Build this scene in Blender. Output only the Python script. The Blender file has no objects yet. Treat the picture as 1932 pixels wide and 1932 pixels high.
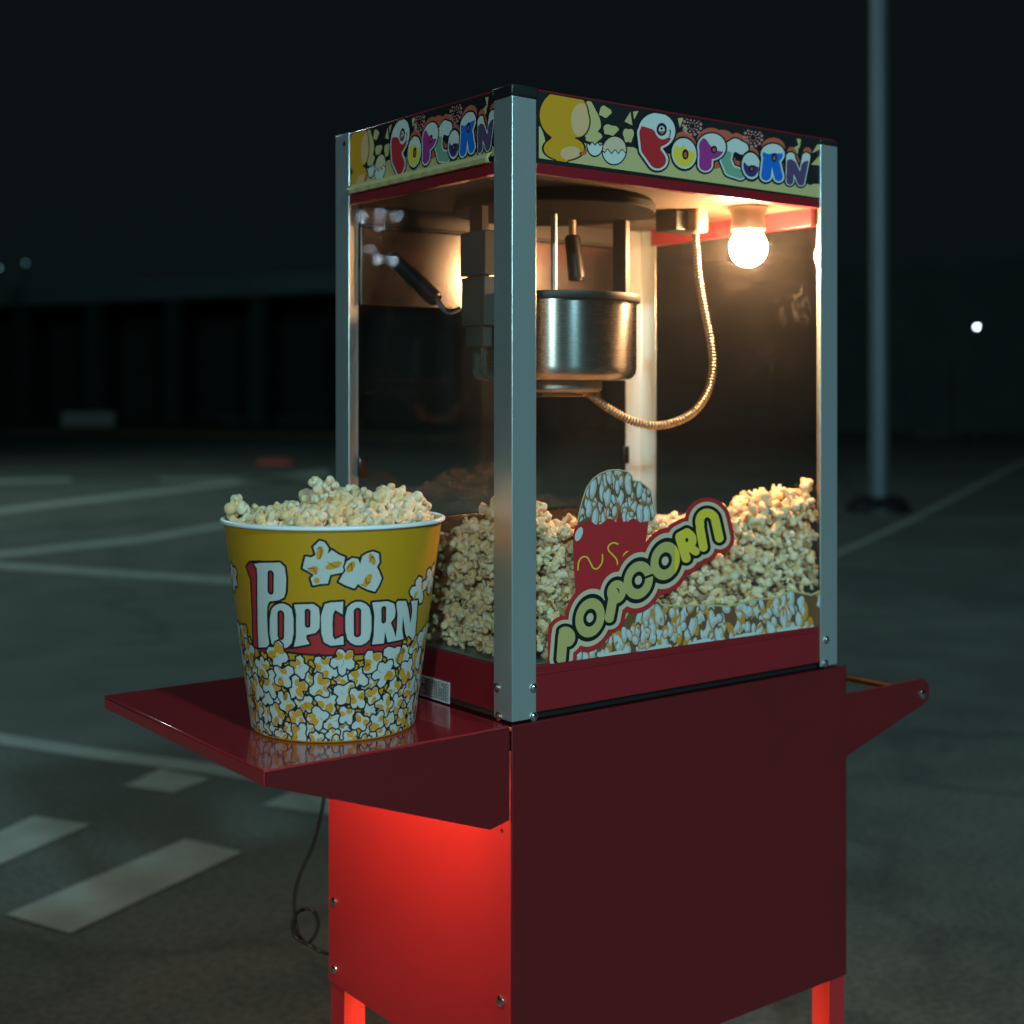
import bpy, math, random
import numpy as np
from mathutils import Vector, Matrix

random.seed(7)
rng = np.random.default_rng(11)
scene = bpy.context.scene
col = scene.collection

# ------------------------------------------------------------------ camera
F_PX, CX, HY = 2601.0, 966.0, 747.0            # focal length, axis and horizon in the photo's 1932-pixel scale
YAW = math.atan2(.604, .797)
FWD = Vector((math.sin(YAW), math.cos(YAW), 0)); RGT = Vector((math.cos(YAW), -math.sin(YAW), 0))
CAM = Vector((0, 0, 1.16)) - FWD * 1.6
cd = bpy.data.cameras.new("camera"); cam = bpy.data.objects.new("camera", cd); col.objects.link(cam)
cam.location = CAM; cam.rotation_euler = (math.pi / 2, 0, -YAW)
cd.sensor_width = 36; cd.lens = 36 * F_PX / 1932; cd.shift_y = -(966 - HY) / 1932
cd.clip_start = .05; cd.clip_end = 1500
cd.dof.use_dof = True; cd.dof.focus_distance = 1.63; cd.dof.aperture_fstop = 3.6
scene.camera = cam

# ------------------------------------------------------------------ night sky and exposure
w = bpy.data.worlds.new("World"); scene.world = w; w.use_nodes = True
nt = w.node_tree; nt.nodes.clear()
sky = nt.nodes.new("ShaderNodeTexSky"); sky.sky_type = 'NISHITA'; sky.sun_disc = False
sky.sun_elevation = math.radians(-3); sky.sun_rotation = math.radians(200)
mixn = nt.nodes.new("ShaderNodeMix"); mixn.data_type = 'RGBA'; mixn.inputs[0].default_value = .9
mixn.inputs[7].default_value = (.062, .112, .128, 1)
bg = nt.nodes.new("ShaderNodeBackground"); bg.inputs[1].default_value = .055
wo = nt.nodes.new("ShaderNodeOutputWorld")
nt.links.new(sky.outputs[0], mixn.inputs[6]); nt.links.new(mixn.outputs[2], bg.inputs[0]); nt.links.new(bg.outputs[0], wo.inputs[0])
scene.view_settings.view_transform = 'Standard'; scene.view_settings.look = 'None'
scene.view_settings.exposure = 0; scene.view_settings.gamma = 1
scene.cycles.max_bounces = 10; scene.cycles.transparent_max_bounces = 16
scene.cycles.sample_clamp_indirect = 6
KEY_W, SIDE_W, FAR_W = 2350, 4700, 1000
KEY_COL, SIDE_COL = (.42, .87, 1.0), (.62, .98, 1.0)
BULB_L = 700.0

# ------------------------------------------------------------------ helpers: photo -> place
def ray(px, py):
    return FWD + RGT * ((px - CX) / F_PX) + Vector((0, 0, (HY - py) / F_PX))
def on_ground(px, py, z=0.0):
    d = ray(px, py); return CAM + d * ((z - CAM.z) / d.z)
def at_depth(px, py, dep):
    return CAM + ray(px, py) * dep
def on_y(px, py, y):
    d = ray(px, py); return CAM + d * ((y - CAM.y) / d.y)
def on_x(px, py, x):
    d = ray(px, py); return CAM + d * ((x - CAM.x) / d.x)
def floor_at(px, dep):
    p = CAM + (FWD + RGT * ((px - CX) / F_PX)) * dep; return Vector((p.x, p.y, 0))

# ------------------------------------------------------------------ helpers: materials
def mat(name, colr, rough=.5, metal=0., vary=0., vscale=20., bump=0., bscale=200., coat=0., stretch=None, col2=None, rvary=0., spec=None):
    m = bpy.data.materials.new(name); m.use_nodes = True
    t = m.node_tree; b = t.nodes["Principled BSDF"]
    b.inputs["Base Color"].default_value = (*colr, 1); b.inputs["Roughness"].default_value = rough
    b.inputs["Metallic"].default_value = metal; b.inputs["Coat Weight"].default_value = coat
    if spec is not None: b.inputs["Specular IOR Level"].default_value = spec
    tc = t.nodes.new("ShaderNodeTexCoord"); mp = t.nodes.new("ShaderNodeMapping")
    t.links.new(tc.outputs["Object"], mp.inputs[0])
    if stretch: mp.inputs["Scale"].default_value = stretch
    n = t.nodes.new("ShaderNodeTexNoise"); n.inputs["Scale"].default_value = vscale; n.inputs["Detail"].default_value = 6
    t.links.new(mp.outputs[0], n.inputs["Vector"])
    mx = t.nodes.new("ShaderNodeMix"); mx.data_type = 'RGBA'
    c2 = col2 if col2 else tuple(c * (1 - vary) for c in colr)
    mx.inputs[6].default_value = (*colr, 1); mx.inputs[7].default_value = (*c2, 1)
    t.links.new(n.outputs["Fac"], mx.inputs[0]); t.links.new(mx.outputs[2], b.inputs["Base Color"])
    if rvary:
        mr = t.nodes.new("ShaderNodeMapRange"); mr.inputs[3].default_value = rough - rvary; mr.inputs[4].default_value = rough + rvary
        t.links.new(n.outputs["Fac"], mr.inputs[0]); t.links.new(mr.outputs[0], b.inputs["Roughness"])
    if bump:
        n2 = t.nodes.new("ShaderNodeTexNoise"); n2.inputs["Scale"].default_value = bscale; n2.inputs["Detail"].default_value = 4
        t.links.new(mp.outputs[0], n2.inputs["Vector"])
        bp = t.nodes.new("ShaderNodeBump"); bp.inputs["Strength"].default_value = bump; bp.inputs["Distance"].default_value = .002
        t.links.new(n2.outputs["Fac"], bp.inputs["Height"]); t.links.new(bp.outputs[0], b.inputs["Normal"])
    return m

def emis(name, colr, s):
    m = bpy.data.materials.new(name); m.use_nodes = True; t = m.node_tree; t.nodes.clear()
    e = t.nodes.new("ShaderNodeEmission"); e.inputs[0].default_value = (*colr, 1); e.inputs[1].default_value = s
    o = t.nodes.new("ShaderNodeOutputMaterial"); t.links.new(e.outputs[0], o.inputs[0]); return m

def glass(name, dirt, tint=(.93, .95, .94), smears=()):
    """A thin pane: clear, mirror-like towards grazing, with a greasy film of smears, specks and scratches."""
    m = bpy.data.materials.new(name); m.use_nodes = True; t = m.node_tree; t.nodes.clear(); N = t.nodes.new; L = t.links.new
    o = N("ShaderNodeOutputMaterial"); tr = N("ShaderNodeBsdfTransparent"); tr.inputs[0].default_value = (*tint, 1)
    gl = N("ShaderNodeBsdfGlossy"); gl.inputs["Roughness"].default_value = .02
    lw = N("ShaderNodeLayerWeight"); lw.inputs[0].default_value = .5
    p5 = N("ShaderNodeMath"); p5.operation = 'POWER'; p5.inputs[1].default_value = 5; L(lw.outputs["Facing"], p5.inputs[0])
    fr = N("ShaderNodeMapRange"); fr.inputs[3].default_value = .04; fr.inputs[4].default_value = 1; L(p5.outputs[0], fr.inputs[0])
    m1 = N("ShaderNodeMixShader"); L(fr.outputs[0], m1.inputs[0]); L(tr.outputs[0], m1.inputs[1]); L(gl.outputs[0], m1.inputs[2])
    tc = N("ShaderNodeTexCoord")
    n1 = N("ShaderNodeTexNoise"); n1.inputs["Scale"].default_value = 5; n1.inputs["Detail"].default_value = 3; n1.inputs["Roughness"].default_value = .45
    L(tc.outputs["Object"], n1.inputs["Vector"])
    r1 = N("ShaderNodeMapRange"); r1.inputs[1].default_value = .38; r1.inputs[2].default_value = .72; r1.inputs[3].default_value = .6; r1.inputs[4].default_value = 1.5
    L(n1.outputs["Fac"], r1.inputs[0])
    v = N("ShaderNodeTexVoronoi"); v.inputs["Scale"].default_value = 120; L(tc.outputs["Object"], v.inputs["Vector"])
    r2 = N("ShaderNodeMapRange"); r2.inputs[1].default_value = .05; r2.inputs[2].default_value = .10; r2.inputs[3].default_value = 14; r2.inputs[4].default_value = 0
    L(v.outputs["Distance"], r2.inputs[0])
    n3 = N("ShaderNodeTexNoise"); n3.inputs["Scale"].default_value = 30; L(tc.outputs["Object"], n3.inputs["Vector"])
    r3 = N("ShaderNodeMapRange"); r3.inputs[1].default_value = .56; r3.inputs[2].default_value = .62; L(n3.outputs["Fac"], r3.inputs[0])
    mu = N("ShaderNodeMath"); mu.operation = 'MULTIPLY'; L(r2.outputs[0], mu.inputs[0]); L(r3.outputs[0], mu.inputs[1])
    ad = N("ShaderNodeMath"); ad.operation = 'ADD'; L(r1.outputs[0], ad.inputs[0]); L(mu.outputs[0], ad.inputs[1])
    for (sx, sy, sz), (rx, rz), amt in smears:
        mp = N("ShaderNodeMapping"); mp.vector_type = 'POINT'; mp.inputs["Location"].default_value = (-sx / rx, 0, -sz / rz); mp.inputs["Scale"].default_value = (1 / rx, 0, 1 / rz); L(tc.outputs["Object"], mp.inputs[0])
        ln = N("ShaderNodeVectorMath"); ln.operation = 'LENGTH'; L(mp.outputs[0], ln.inputs[0])
        fo = N("ShaderNodeMapRange"); fo.interpolation_type = 'SMOOTHSTEP'; fo.inputs[1].default_value = 1; fo.inputs[2].default_value = .2; L(ln.outputs["Value"], fo.inputs[0])
        nn_ = N("ShaderNodeTexNoise"); nn_.inputs["Scale"].default_value = 38; nn_.inputs["Detail"].default_value = 6; nn_.inputs["Distortion"].default_value = 1.8; L(tc.outputs["Object"], nn_.inputs["Vector"])
        rr_ = N("ShaderNodeMapRange"); rr_.inputs[1].default_value = .5; rr_.inputs[2].default_value = .7; rr_.inputs[4].default_value = amt; L(nn_.outputs["Fac"], rr_.inputs[0])
        m_ = N("ShaderNodeMath"); m_.operation = 'MULTIPLY_ADD'; L(fo.outputs[0], m_.inputs[0]); L(rr_.outputs[0], m_.inputs[1]); L(ad.outputs[0], m_.inputs[2]); ad = m_
    sc = N("ShaderNodeMath"); sc.operation = 'MULTIPLY'; sc.inputs[1].default_value = dirt; L(ad.outputs[0], sc.inputs[0])
    tl = N("ShaderNodeBsdfTranslucent"); tl.inputs[0].default_value = (.9, .88, .82, 1)
    df = N("ShaderNodeBsdfDiffuse"); df.inputs[0].default_value = (.9, .88, .82, 1)
    m0 = N("ShaderNodeMixShader"); L(tl.outputs[0], m0.inputs[1]); L(df.outputs[0], m0.inputs[2])
    m2 = N("ShaderNodeMixShader"); L(sc.outputs[0], m2.inputs[0]); L(m1.outputs[0], m2.inputs[1]); L(m0.outputs[0], m2.inputs[2])
    L(m2.outputs[0], o.inputs[0]); return m

def clear(name):
    m = bpy.data.materials.new(name); m.use_nodes = True; t = m.node_tree; t.nodes.clear(); o = t.nodes.new("ShaderNodeOutputMaterial"); tr = t.nodes.new("ShaderNodeBsdfTransparent")
    tr.inputs[0].default_value = (.985, .985, .985, 1); t.links.new(tr.outputs[0], o.inputs[0]); return m

def pane_spot(px, py):
    p = on_y(px, py, .0026); return (p.x - .2885, 0, p.z - .781)
SMEARS = [(pane_spot(1500, 575), (.055, .040), 7.), (pane_spot(1405, 535), (.050, .016), 7.), (pane_spot(1290, 640), (.05, .03), 3.), (pane_spot(1450, 700), (.09, .06), 1.5)]
M = {
 'alu': mat('brushed_aluminium', (.66, .71, .72), .36, .80, .12, 40, .05, 60, stretch=(30, 30, 1), rvary=.08),
 'steel': mat('stainless_steel', (.62, .60, .57), .24, 1., .15, 30, .04, 40, stretch=(14, 14, 1), rvary=.07),
 'panel_steel': mat('stained_steel_sheet', (.125, .118, .115), .25, 1., .18, 14, .05, 30, rvary=.07),
 'steel_dull': mat('dull_steel', (.40, .39, .37), .45, .8, .3, 25, .1, 80, rvary=.1),
 'matt_black': mat('matt_black_plate', (.010, .009, .008), .7, 0, .4, 30, spec=.03),  # near-black matt colour for the lid plate
 'ceil': mat('greasy_ceiling_sheet', (.10, .080, .062), .6, 0, .5, 9, .1, 40, rvary=.1, spec=.15),
 'hbox': mat('shaded_grey_steel', (.035, .05, .05), .6, 0, .4, 30, .1, 80, spec=.2),  # shade on the hanger box is put into this dark teal grey
 'chrome': mat('chrome', (.75, .75, .73), .18, 1., .1, 30),
 'brass': mat('tarnished_steel_hose', (.58, .47, .33), .28, 1., .3, 60),
 'red': mat('red_enamel', (.215, .011, .017), .30, 0, .14, 14, .04, 350, coat=.3, rvary=.06),
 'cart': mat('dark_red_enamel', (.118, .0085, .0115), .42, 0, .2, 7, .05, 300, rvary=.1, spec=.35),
 'panelred': mat('lit_red_enamel', (.44, .022, .027), .5, 0, .14, 8, .04, 300, spec=.25),  # cart red brightened: warm lamp glow put into the panel and leg colour
 'shelf': mat('red_shelf_enamel', (.37, .019, .027), .17, 0, .12, 16, .02, 300, coat=.6, rvary=.04),
 'black': mat('black_plastic', (.012, .012, .013), .45, 0, .4, 30, .1, 200),
 'dark': mat('dark_steel', (.03, .029, .027), .45, .4, .4, 30),
 'grip': mat('black_grip', (.010, .010, .010), .35, 0, .4, 40),
 'plug': mat('brown_plug', (.22, .15, .10), .45, 0, .3, 60, .3, 300),
 'socket': mat('porcelain_socket', (.40, .30, .20), .4, 0, .15, 30),
 'copper': mat('worn_copper_bar', (.70, .42, .24), .3, 1., .3, 30),
 'asphalt': mat('asphalt', (.142, .144, .126), .82, 0, .5, 1.3, .6, 60, col2=(.070, .073, .066)),
 'paint': mat('worn_road_paint', (.46, .46, .41), .7, 0, 0, 8, .3, 60, col2=(.17, .17, .155)),
 'concrete': mat('concrete', (.30, .31, .29), .85, 0, .3, 3, .4, 30),
 'darkwall': mat('dark_wall', (.060, .072, .072), .9, 0, .5, 1),
 'fascia': mat('pale_fascia', (.15, .20, .19), .8, 0, .25, .6),
 'verge': mat('dry_grass_verge', (.10, .075, .035), .95, 0, .5, 1.2, .8, 8),
 'pole': mat('galvanised_pole', (.13, .155, .18), .5, .4, .25, 6, .1, 30),
 'cord': mat('black_rubber_cord', (.012, .012, .014), .5, 0, .3, 40),
 'cup': mat('white_plastic_cup', (.78, .79, .78), .35, 0, .04, 30),
 'glass': glass('dirty_acrylic', .0035, smears=SMEARS), 'glass_side': glass('side_acrylic', .005), 'glass_left': glass('left_acrylic', .009), 'glass_in': clear('clear_acrylic'),
 'bulb': emis('lit_bulb', (1, .52, .235), BULB_L),
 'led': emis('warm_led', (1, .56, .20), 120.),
 'redpaint': mat('red_paint', (.35, .03, .03), .6, 0, .2, 6),
}
INK = {k: mat('print_' + k, c, .38, 0, .06, 60) for k, c in {
 'black': (.010, .012, .014), 'white': (.50, .51, .49), 'cream': (.52, .44, .30), 'red': (.40, .022, .026), 'yellow': (.52, .255, .008),
 'orange': (.62, .26, .02), 'lemon': (.44, .36, .13), 'gold': (.56, .26, .015), 'purple': (.30, .03, .20), 'blue': (.01, .12, .50),
 'navy': (.04, .03, .14), 'green': (.16, .30, .20), 'plum': (.09, .05, .12), 'coral': (.46, .09, .05), 'tan': (.55, .42, .28), 'amber': (.50, .22, .03),
 'pink': (.42, .18, .18), 'ash': (.38, .40, .39), 'brown': (.15, .072, .032), 'pearl': (.50, .54, .54), 'peach': (.60, .36, .19), 'sky': (.50, .54, .52), 'grey': (.52, .53, .52),
 'straw': (.46, .38, .17), 'lime': (.66, .48, .05), 'toffee': (.30, .14, .05)}.items()}

def world_loc(o):
    v = Vector((0, 0, 0))
    while o is not None: v = v + o.location; o = o.parent
    return v
def tag(o, label=None, cat=None, group=None, kind=None):
    if label: o["label"] = label
    if cat: o["category"] = cat
    if group: o["group"] = group
    if kind: o["kind"] = kind
    return o
def empty(name, loc, label=None, cat=None, group=None):
    o = bpy.data.objects.new(name, None); col.objects.link(o); o.location = loc; o.empty_display_size = .1
    return tag(o, label, cat, group)

class MB:
    """Collects shapes in world coordinates; build() links them as ONE mesh object."""
    def __init__(s): s.v = []; s.f = []; s.m = []; s.cur = 0
    def add(s, vs, fs):
        n = len(s.v); s.v += [tuple(p) for p in vs]; s.f += [tuple(i + n for i in f) for f in fs]; s.m += [s.cur] * len(fs); return s
    def box(s, x0, x1, y0, y1, z0, z1):
        vs = [(x, y, z) for z in (z0, z1) for y in (y0, y1) for x in (x0, x1)]
        return s.add(vs, [(0, 2, 3, 1), (4, 5, 7, 6), (0, 1, 5, 4), (2, 6, 7, 3), (0, 4, 6, 2), (1, 3, 7, 5)])
    def prism(s, pts, vec):
        n = len(pts); vec = Vector(vec); a = [Vector(p) for p in pts]; b = [p + vec for p in a]
        fs = [tuple(range(n))[::-1], tuple(range(n, 2 * n))] + [(i, (i + 1) % n, n + (i + 1) % n, n + i) for i in range(n)]
        return s.add(a + b, fs)
    def lathe(s, c, prof, n=48, axis=(0, 0, 1), cap=True):
        ax = Vector(axis).normalized(); u = ax.orthogonal().normalized(); q = ax.cross(u); c = Vector(c); vs = []
        for r, h in prof:
            for k in range(n):
                a = 2 * math.pi * k / n; vs.append(c + ax * h + (u * math.cos(a) + q * math.sin(a)) * r)
        fs = []
        for j in range(len(prof) - 1):
            for k in range(n):
                k2 = (k + 1) % n; fs.append((j * n + k, j * n + k2, (j + 1) * n + k2, (j + 1) * n + k))
        if cap:
            fs.append(tuple(range(n))[::-1]); m = (len(prof) - 1) * n; fs.append(tuple(range(m, m + n)))
        return s.add(vs, fs)
    def tube(s, path, r, n=12, cap=True):
        P = [Vector(p) for p in path]; rs = r if isinstance(r, (list, tuple)) else [r] * len(P); vs = []; fs = []; u = None
        for i, p in enumerate(P):
            t = (P[min(i + 1, len(P) - 1)] - P[max(i - 1, 0)]).normalized()
            u = t.orthogonal().normalized() if u is None else (u - t * u.dot(t)).normalized()
            q = t.cross(u)
            for k in range(n):
                a = 2 * math.pi * k / n; vs.append(p + (u * math.cos(a) + q * math.sin(a)) * rs[i])
        for i in range(len(P) - 1):
            for k in range(n):
                k2 = (k + 1) % n; fs.append((i * n + k, i * n + k2, (i + 1) * n + k2, (i + 1) * n + k))
        if cap:
            fs.append(tuple(range(n))[::-1]); m = (len(P) - 1) * n; fs.append(tuple(range(m, m + n)))
        return s.add(vs, fs)
    def dome(s, c, r, axis, h=None, n=12):
        h = r * .6 if h is None else h
        return s.lathe(c, [(r, 0), (r * .93, h * .45), (r * .6, h * .85), (r * .15, h)], n, axis)
    def build(s, name, m, parent=None, smooth=True, bevel=0., angle=35, seg=2):
        off = world_loc(parent) if parent else Vector((0, 0, 0))
        me = bpy.data.meshes.new(name); me.from_pydata([(p[0] - off.x, p[1] - off.y, p[2] - off.z) for p in s.v], [], s.f)
        for mm in (m if isinstance(m, list) else [m]): me.materials.append(mm)
        me.polygons.foreach_set("material_index", s.m)
        if smooth: me.shade_smooth(); me.set_sharp_from_angle(angle=math.radians(angle))
        me.update()
        o = bpy.data.objects.new(name, me); col.objects.link(o); o.parent = parent
        if bevel:
            b = o.modifiers.new("bevel", 'BEVEL'); b.width = bevel; b.segments = seg; b.limit_method = 'ANGLE'; b.angle_limit = math.radians(40); b.harden_normals = False
        return o

def smooth_path(P, n=8):
    P = [Vector(p) for p in P]; out = []
    for i in range(len(P) - 1):
        a = P[max(i - 1, 0)]; b = P[i]; c = P[i + 1]; d = P[min(i + 2, len(P) - 1)]
        for k in range(n):
            t = k / n; out.append(.5 * (2 * b + (c - a) * t + (2 * a - 5 * b + 4 * c - d) * t * t + (3 * b - a - 3 * c + d) * t ** 3))
    return out + [P[-1]]

# ------------------------------------------------------------------ helpers: printed artwork as thin geometry
class Art:
    """Flat printed shapes: each layer is a field (negative inside) on a 2-D grid, turned into faces and laid on a surface."""
    def __init__(s, x0, x1, y0, y1, c):
        s.xs = np.arange(x0, x1 + c, c); s.ys = np.arange(y0, y1 + c, c); s.X, s.Y = np.meshgrid(s.xs, s.ys); s.layers = []
    def seg(s, pts, r):
        d = np.full(s.X.shape, 1e9)
        for (ax, ay), (bx, by) in zip(pts[:-1], pts[1:]):
            vx, vy = bx - ax, by - ay; L = vx * vx + vy * vy + 1e-12
            t = np.clip(((s.X - ax) * vx + (s.Y - ay) * vy) / L, 0, 1)
            d = np.minimum(d, np.hypot(s.X - ax - t * vx, s.Y - ay - t * vy))
        return d - r
    def poly(s, pts, rnd=0, X=None, Y=None):
        X = s.X if X is None else X; Y = s.Y if Y is None else Y
        for _ in range(rnd):
            q = []
            for i in range(len(pts)):
                a = pts[i]; b = pts[(i + 1) % len(pts)]
                q += [(a[0] * .75 + b[0] * .25, a[1] * .75 + b[1] * .25), (a[0] * .25 + b[0] * .75, a[1] * .25 + b[1] * .75)]
            pts = q
        d = np.full(X.shape, 1e9); ins = np.zeros(X.shape, bool)
        for i in range(len(pts)):
            ax, ay = pts[i]; bx, by = pts[(i + 1) % len(pts)]
            vx, vy = bx - ax, by - ay; L = vx * vx + vy * vy + 1e-12
            t = np.clip(((X - ax) * vx + (Y - ay) * vy) / L, 0, 1)
            d = np.minimum(d, np.hypot(X - ax - t * vx, Y - ay - t * vy))
            if abs(vy) > 1e-9: ins ^= ((ay > Y) != (by > Y)) & (X < vx * (Y - ay) / vy + ax)
        return np.where(ins, -d, d)
    def ell(s, cx, cy, rx, ry=None, rot=0, X=None, Y=None):
        X = s.X if X is None else X; Y = s.Y if Y is None else Y
        ry = rx if ry is None else ry; a = math.radians(rot); u = (X - cx) * math.cos(a) + (Y - cy) * math.sin(a); v = -(X - cx) * math.sin(a) + (Y - cy) * math.cos(a)
        k = np.hypot(u / rx, v / ry); return (k - 1) * min(rx, ry)
    def put(s, field, ink, lev=None): s.layers.append((field, ink, len(s.layers) if lev is None else lev))
    def build(s, name, place, parent, dz=.00012, base=.0003, run=6, inks=INK, thing=None):
        """place(u, v, lift) -> N x 3 points."""
        names = []; Q = {3: [], 4: [], 5: []}
        T = {1: ['Axw'], 2: ['Byx'], 3: ['AByw'], 4: ['Czy'], 5: ['Axw', 'Czy'], 6: ['BCzx'], 7: ['ABCzw'], 8: ['Dwz'], 9: ['AxzD'], 10: ['Byx', 'Dwz'],
             11: ['AByzD'], 12: ['CDwy'], 13: ['AxyCD'], 14: ['BCDwx']}
        for field, ink, lev in s.layers:
            if ink not in names: names.append(ink)
            mi = names.index(ink); I = field < 0
            if not I.any(): continue
            code = I[:-1, :-1] * 1 + I[:-1, 1:] * 2 + I[1:, 1:] * 4 + I[1:, :-1] * 8
            lift = base + dz * lev
            for c, polys in T.items():
                j, i = np.nonzero(code == c)
                if not len(j): continue
                x0, x1, y0, y1 = s.xs[i], s.xs[i + 1], s.ys[j], s.ys[j + 1]
                fA, fB, fC, fD = field[j, i], field[j, i + 1], field[j + 1, i + 1], field[j + 1, i]
                def lerp(f0, f1): return np.clip(f0 / (f0 - f1 + 1e-30), 0, 1)
                pt = {'A': (x0, y0), 'B': (x1, y0), 'C': (x1, y1), 'D': (x0, y1), 'x': (x0 + (x1 - x0) * lerp(fA, fB), y0), 'y': (x1, y0 + (y1 - y0) * lerp(fB, fC)),
                      'z': (x0 + (x1 - x0) * lerp(fD, fC), y1), 'w': (x0, y0 + (y1 - y0) * lerp(fA, fD))}
                for p in polys:
                    uv = np.stack([np.stack(pt[ch], -1) for ch in p], 1); Q[len(p)].append((uv, mi, lift))
            full = code == 15; rows = []
            for j in np.nonzero(full.any(1))[0]:
                r = full[j]; i = 0; n = len(r); idx = np.nonzero(r)[0]
                brk = np.nonzero(np.diff(idx) > 1)[0]; st = np.r_[idx[0], idx[brk + 1]]; en = np.r_[idx[brk], idx[-1]] + 1
                for a, b in zip(st, en):
                    for k in range(a, b, run):
                        rows.append((s.xs[k], s.xs[min(k + run, b)], s.ys[j], s.ys[j + 1]))
            if rows:
                R = np.array(rows); Q[4].append((np.stack([R[:, [0, 2]], R[:, [1, 2]], R[:, [1, 3]], R[:, [0, 3]]], 1), mi, lift))
        V = []; LT = []; MI = []
        for n, lst in Q.items():
            for uv, mi, lift in lst:
                P = place(uv[..., 0].ravel(), uv[..., 1].ravel(), lift); V.append(P); LT.append(np.full(len(uv), n)); MI.append(np.full(len(uv), mi))
        V = np.concatenate(V); LT = np.concatenate(LT); MI = np.concatenate(MI)
        off = world_loc(parent); V = V - np.array(off)
        me = bpy.data.meshes.new(name); me.vertices.add(len(V)); me.vertices.foreach_set("co", V.astype(np.float32).ravel())
        me.loops.add(len(V)); me.loops.foreach_set("vertex_index", np.arange(len(V), dtype=np.int32))
        me.polygons.add(len(LT)); me.polygons.foreach_set("loop_start", np.r_[0, np.cumsum(LT)[:-1]].astype(np.int32))
        me.polygons.foreach_set("material_index", MI.astype(np.int32))
        for nme in names: me.materials.append(inks[nme])
        me.update(calc_edges=True); me.validate()
        o = bpy.data.objects.new(name, me); col.objects.link(o); o.parent = parent; return o
def U(*fs):
    r = fs[0]
    for f in fs[1:]: r = np.minimum(r, f)
    return r
def I_(*fs):
    r = fs[0]
    for f in fs[1:]: r = np.maximum(r, f)
    return r

FWn, RGn, CAMn = np.array(FWD), np.array(RGT), np.array(CAM)
def rays(px, py):
    return FWn[None] + RGn[None] * ((px - CX) / F_PX)[:, None] + np.array([0, 0, 1.])[None] * ((HY - py) / F_PX)[:, None]

# ================================================================== THE SETTING
def sheet(name, polys, z, m):
    b = MB()
    for p in polys: b.add([(q[0], q[1], z) for q in p], [tuple(range(len(p)))])
    o = b.build(name, m, smooth=False)
    for f in o.data.polygons:
        if f.normal.z < 0: f.flip()
    return o
def asphalt():
    m = bpy.data.materials.new('patched_asphalt'); m.use_nodes = True; t = m.node_tree; N = t.nodes.new; L_ = t.links.new; b = t.nodes["Principled BSDF"]; b.inputs["Roughness"].default_value = .85; b.inputs["Specular IOR Level"].default_value = .3
    tc = N("ShaderNodeTexCoord"); out = None
    for sc, det, lo, hi, f0, f1 in ((.45, 7, .36, .66, .80, 1.15), (2.6, 6, .35, .68, .84, 1.12), (55, 3, .36, .66, .78, 1.2)):
        n = N("ShaderNodeTexNoise"); n.inputs["Scale"].default_value = sc; n.inputs["Detail"].default_value = det; L_(tc.outputs["Object"], n.inputs["Vector"])
        r = N("ShaderNodeMapRange"); r.inputs[1].default_value = lo; r.inputs[2].default_value = hi; r.inputs[3].default_value = f0; r.inputs[4].default_value = f1; L_(n.outputs["Fac"], r.inputs[0])
        if out is None: out = r.outputs[0]
        else:
            mu = N("ShaderNodeMath"); mu.operation = 'MULTIPLY'; L_(out, mu.inputs[0]); L_(r.outputs[0], mu.inputs[1]); out = mu.outputs[0]
    vo = N("ShaderNodeTexVoronoi"); vo.feature = 'DISTANCE_TO_EDGE'; vo.inputs["Scale"].default_value = .33; nz = N("ShaderNodeTexNoise"); nz.inputs["Scale"].default_value = 1.5; nz.inputs["Detail"].default_value = 6
    va = N("ShaderNodeMixRGB"); va.blend_type = 'ADD'; va.inputs[0].default_value = .9; L_(tc.outputs["Object"], nz.inputs["Vector"]); L_(tc.outputs["Object"], va.inputs[1]); L_(nz.outputs["Color"], va.inputs[2]); L_(va.outputs[0], vo.inputs["Vector"])
    cr = N("ShaderNodeMapRange"); cr.inputs[1].default_value = .0; cr.inputs[2].default_value = .022; cr.inputs[3].default_value = .74; cr.inputs[4].default_value = 1.; L_(vo.outputs["Distance"], cr.inputs[0])
    mu = N("ShaderNodeMath"); mu.operation = 'MULTIPLY'; L_(out, mu.inputs[0]); L_(cr.outputs[0], mu.inputs[1])
    sc = N("ShaderNodeVectorMath"); sc.operation = 'SCALE'; sc.inputs[0].default_value = (.112, .116, .103); L_(mu.outputs[0], sc.inputs["Scale"]); L_(sc.outputs[0], b.inputs["Base Color"])
    n = N("ShaderNodeTexNoise"); n.inputs["Scale"].default_value = 90; L_(tc.outputs["Object"], n.inputs["Vector"]); bp = N("ShaderNodeBump"); bp.inputs["Strength"].default_value = .7; bp.inputs["Distance"].default_value = .004; L_(n.outputs["Fac"], bp.inputs["Height"]); L_(bp.outputs[0], b.inputs["Normal"])
    return m
M['asphalt'] = asphalt()
g = sheet('ground', [[(-600, -600), (600, -600), (600, 600), (-600, 600)]], 0, M['asphalt']); tag(g, kind='structure')
def band(pts, wpx):
    """a painted line through photo points, given the width of its image"""
    a = [on_ground(x, y - wpx / 2) for x, y in pts]; b = [on_ground(x, y + wpx / 2) for x, y in pts]
    return [[a[i], a[i + 1], b[i + 1], b[i]] for i in range(len(pts) - 1)]
mk = []
mk += band([(-160, 1058), (0, 1068), (439, 1097), (640, 1112)], 11)
mk += band([(-120, 1062), (0, 1047), (268, 1018), (429, 990), (620, 960)], 10)
mk += band([(-150, 984), (0, 964), (241, 935), (466, 908), (620, 890)], 9)
mk += band([(-100, 915), (0, 909), (134, 905)], 7)
mk += band([(300, 905), (480, 905), (620, 899)], 5)
mk += band([(-200, 1362), (0, 1396), (178, 1424), (393, 1452), (520, 1472), (900, 1540)], 20)
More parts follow.
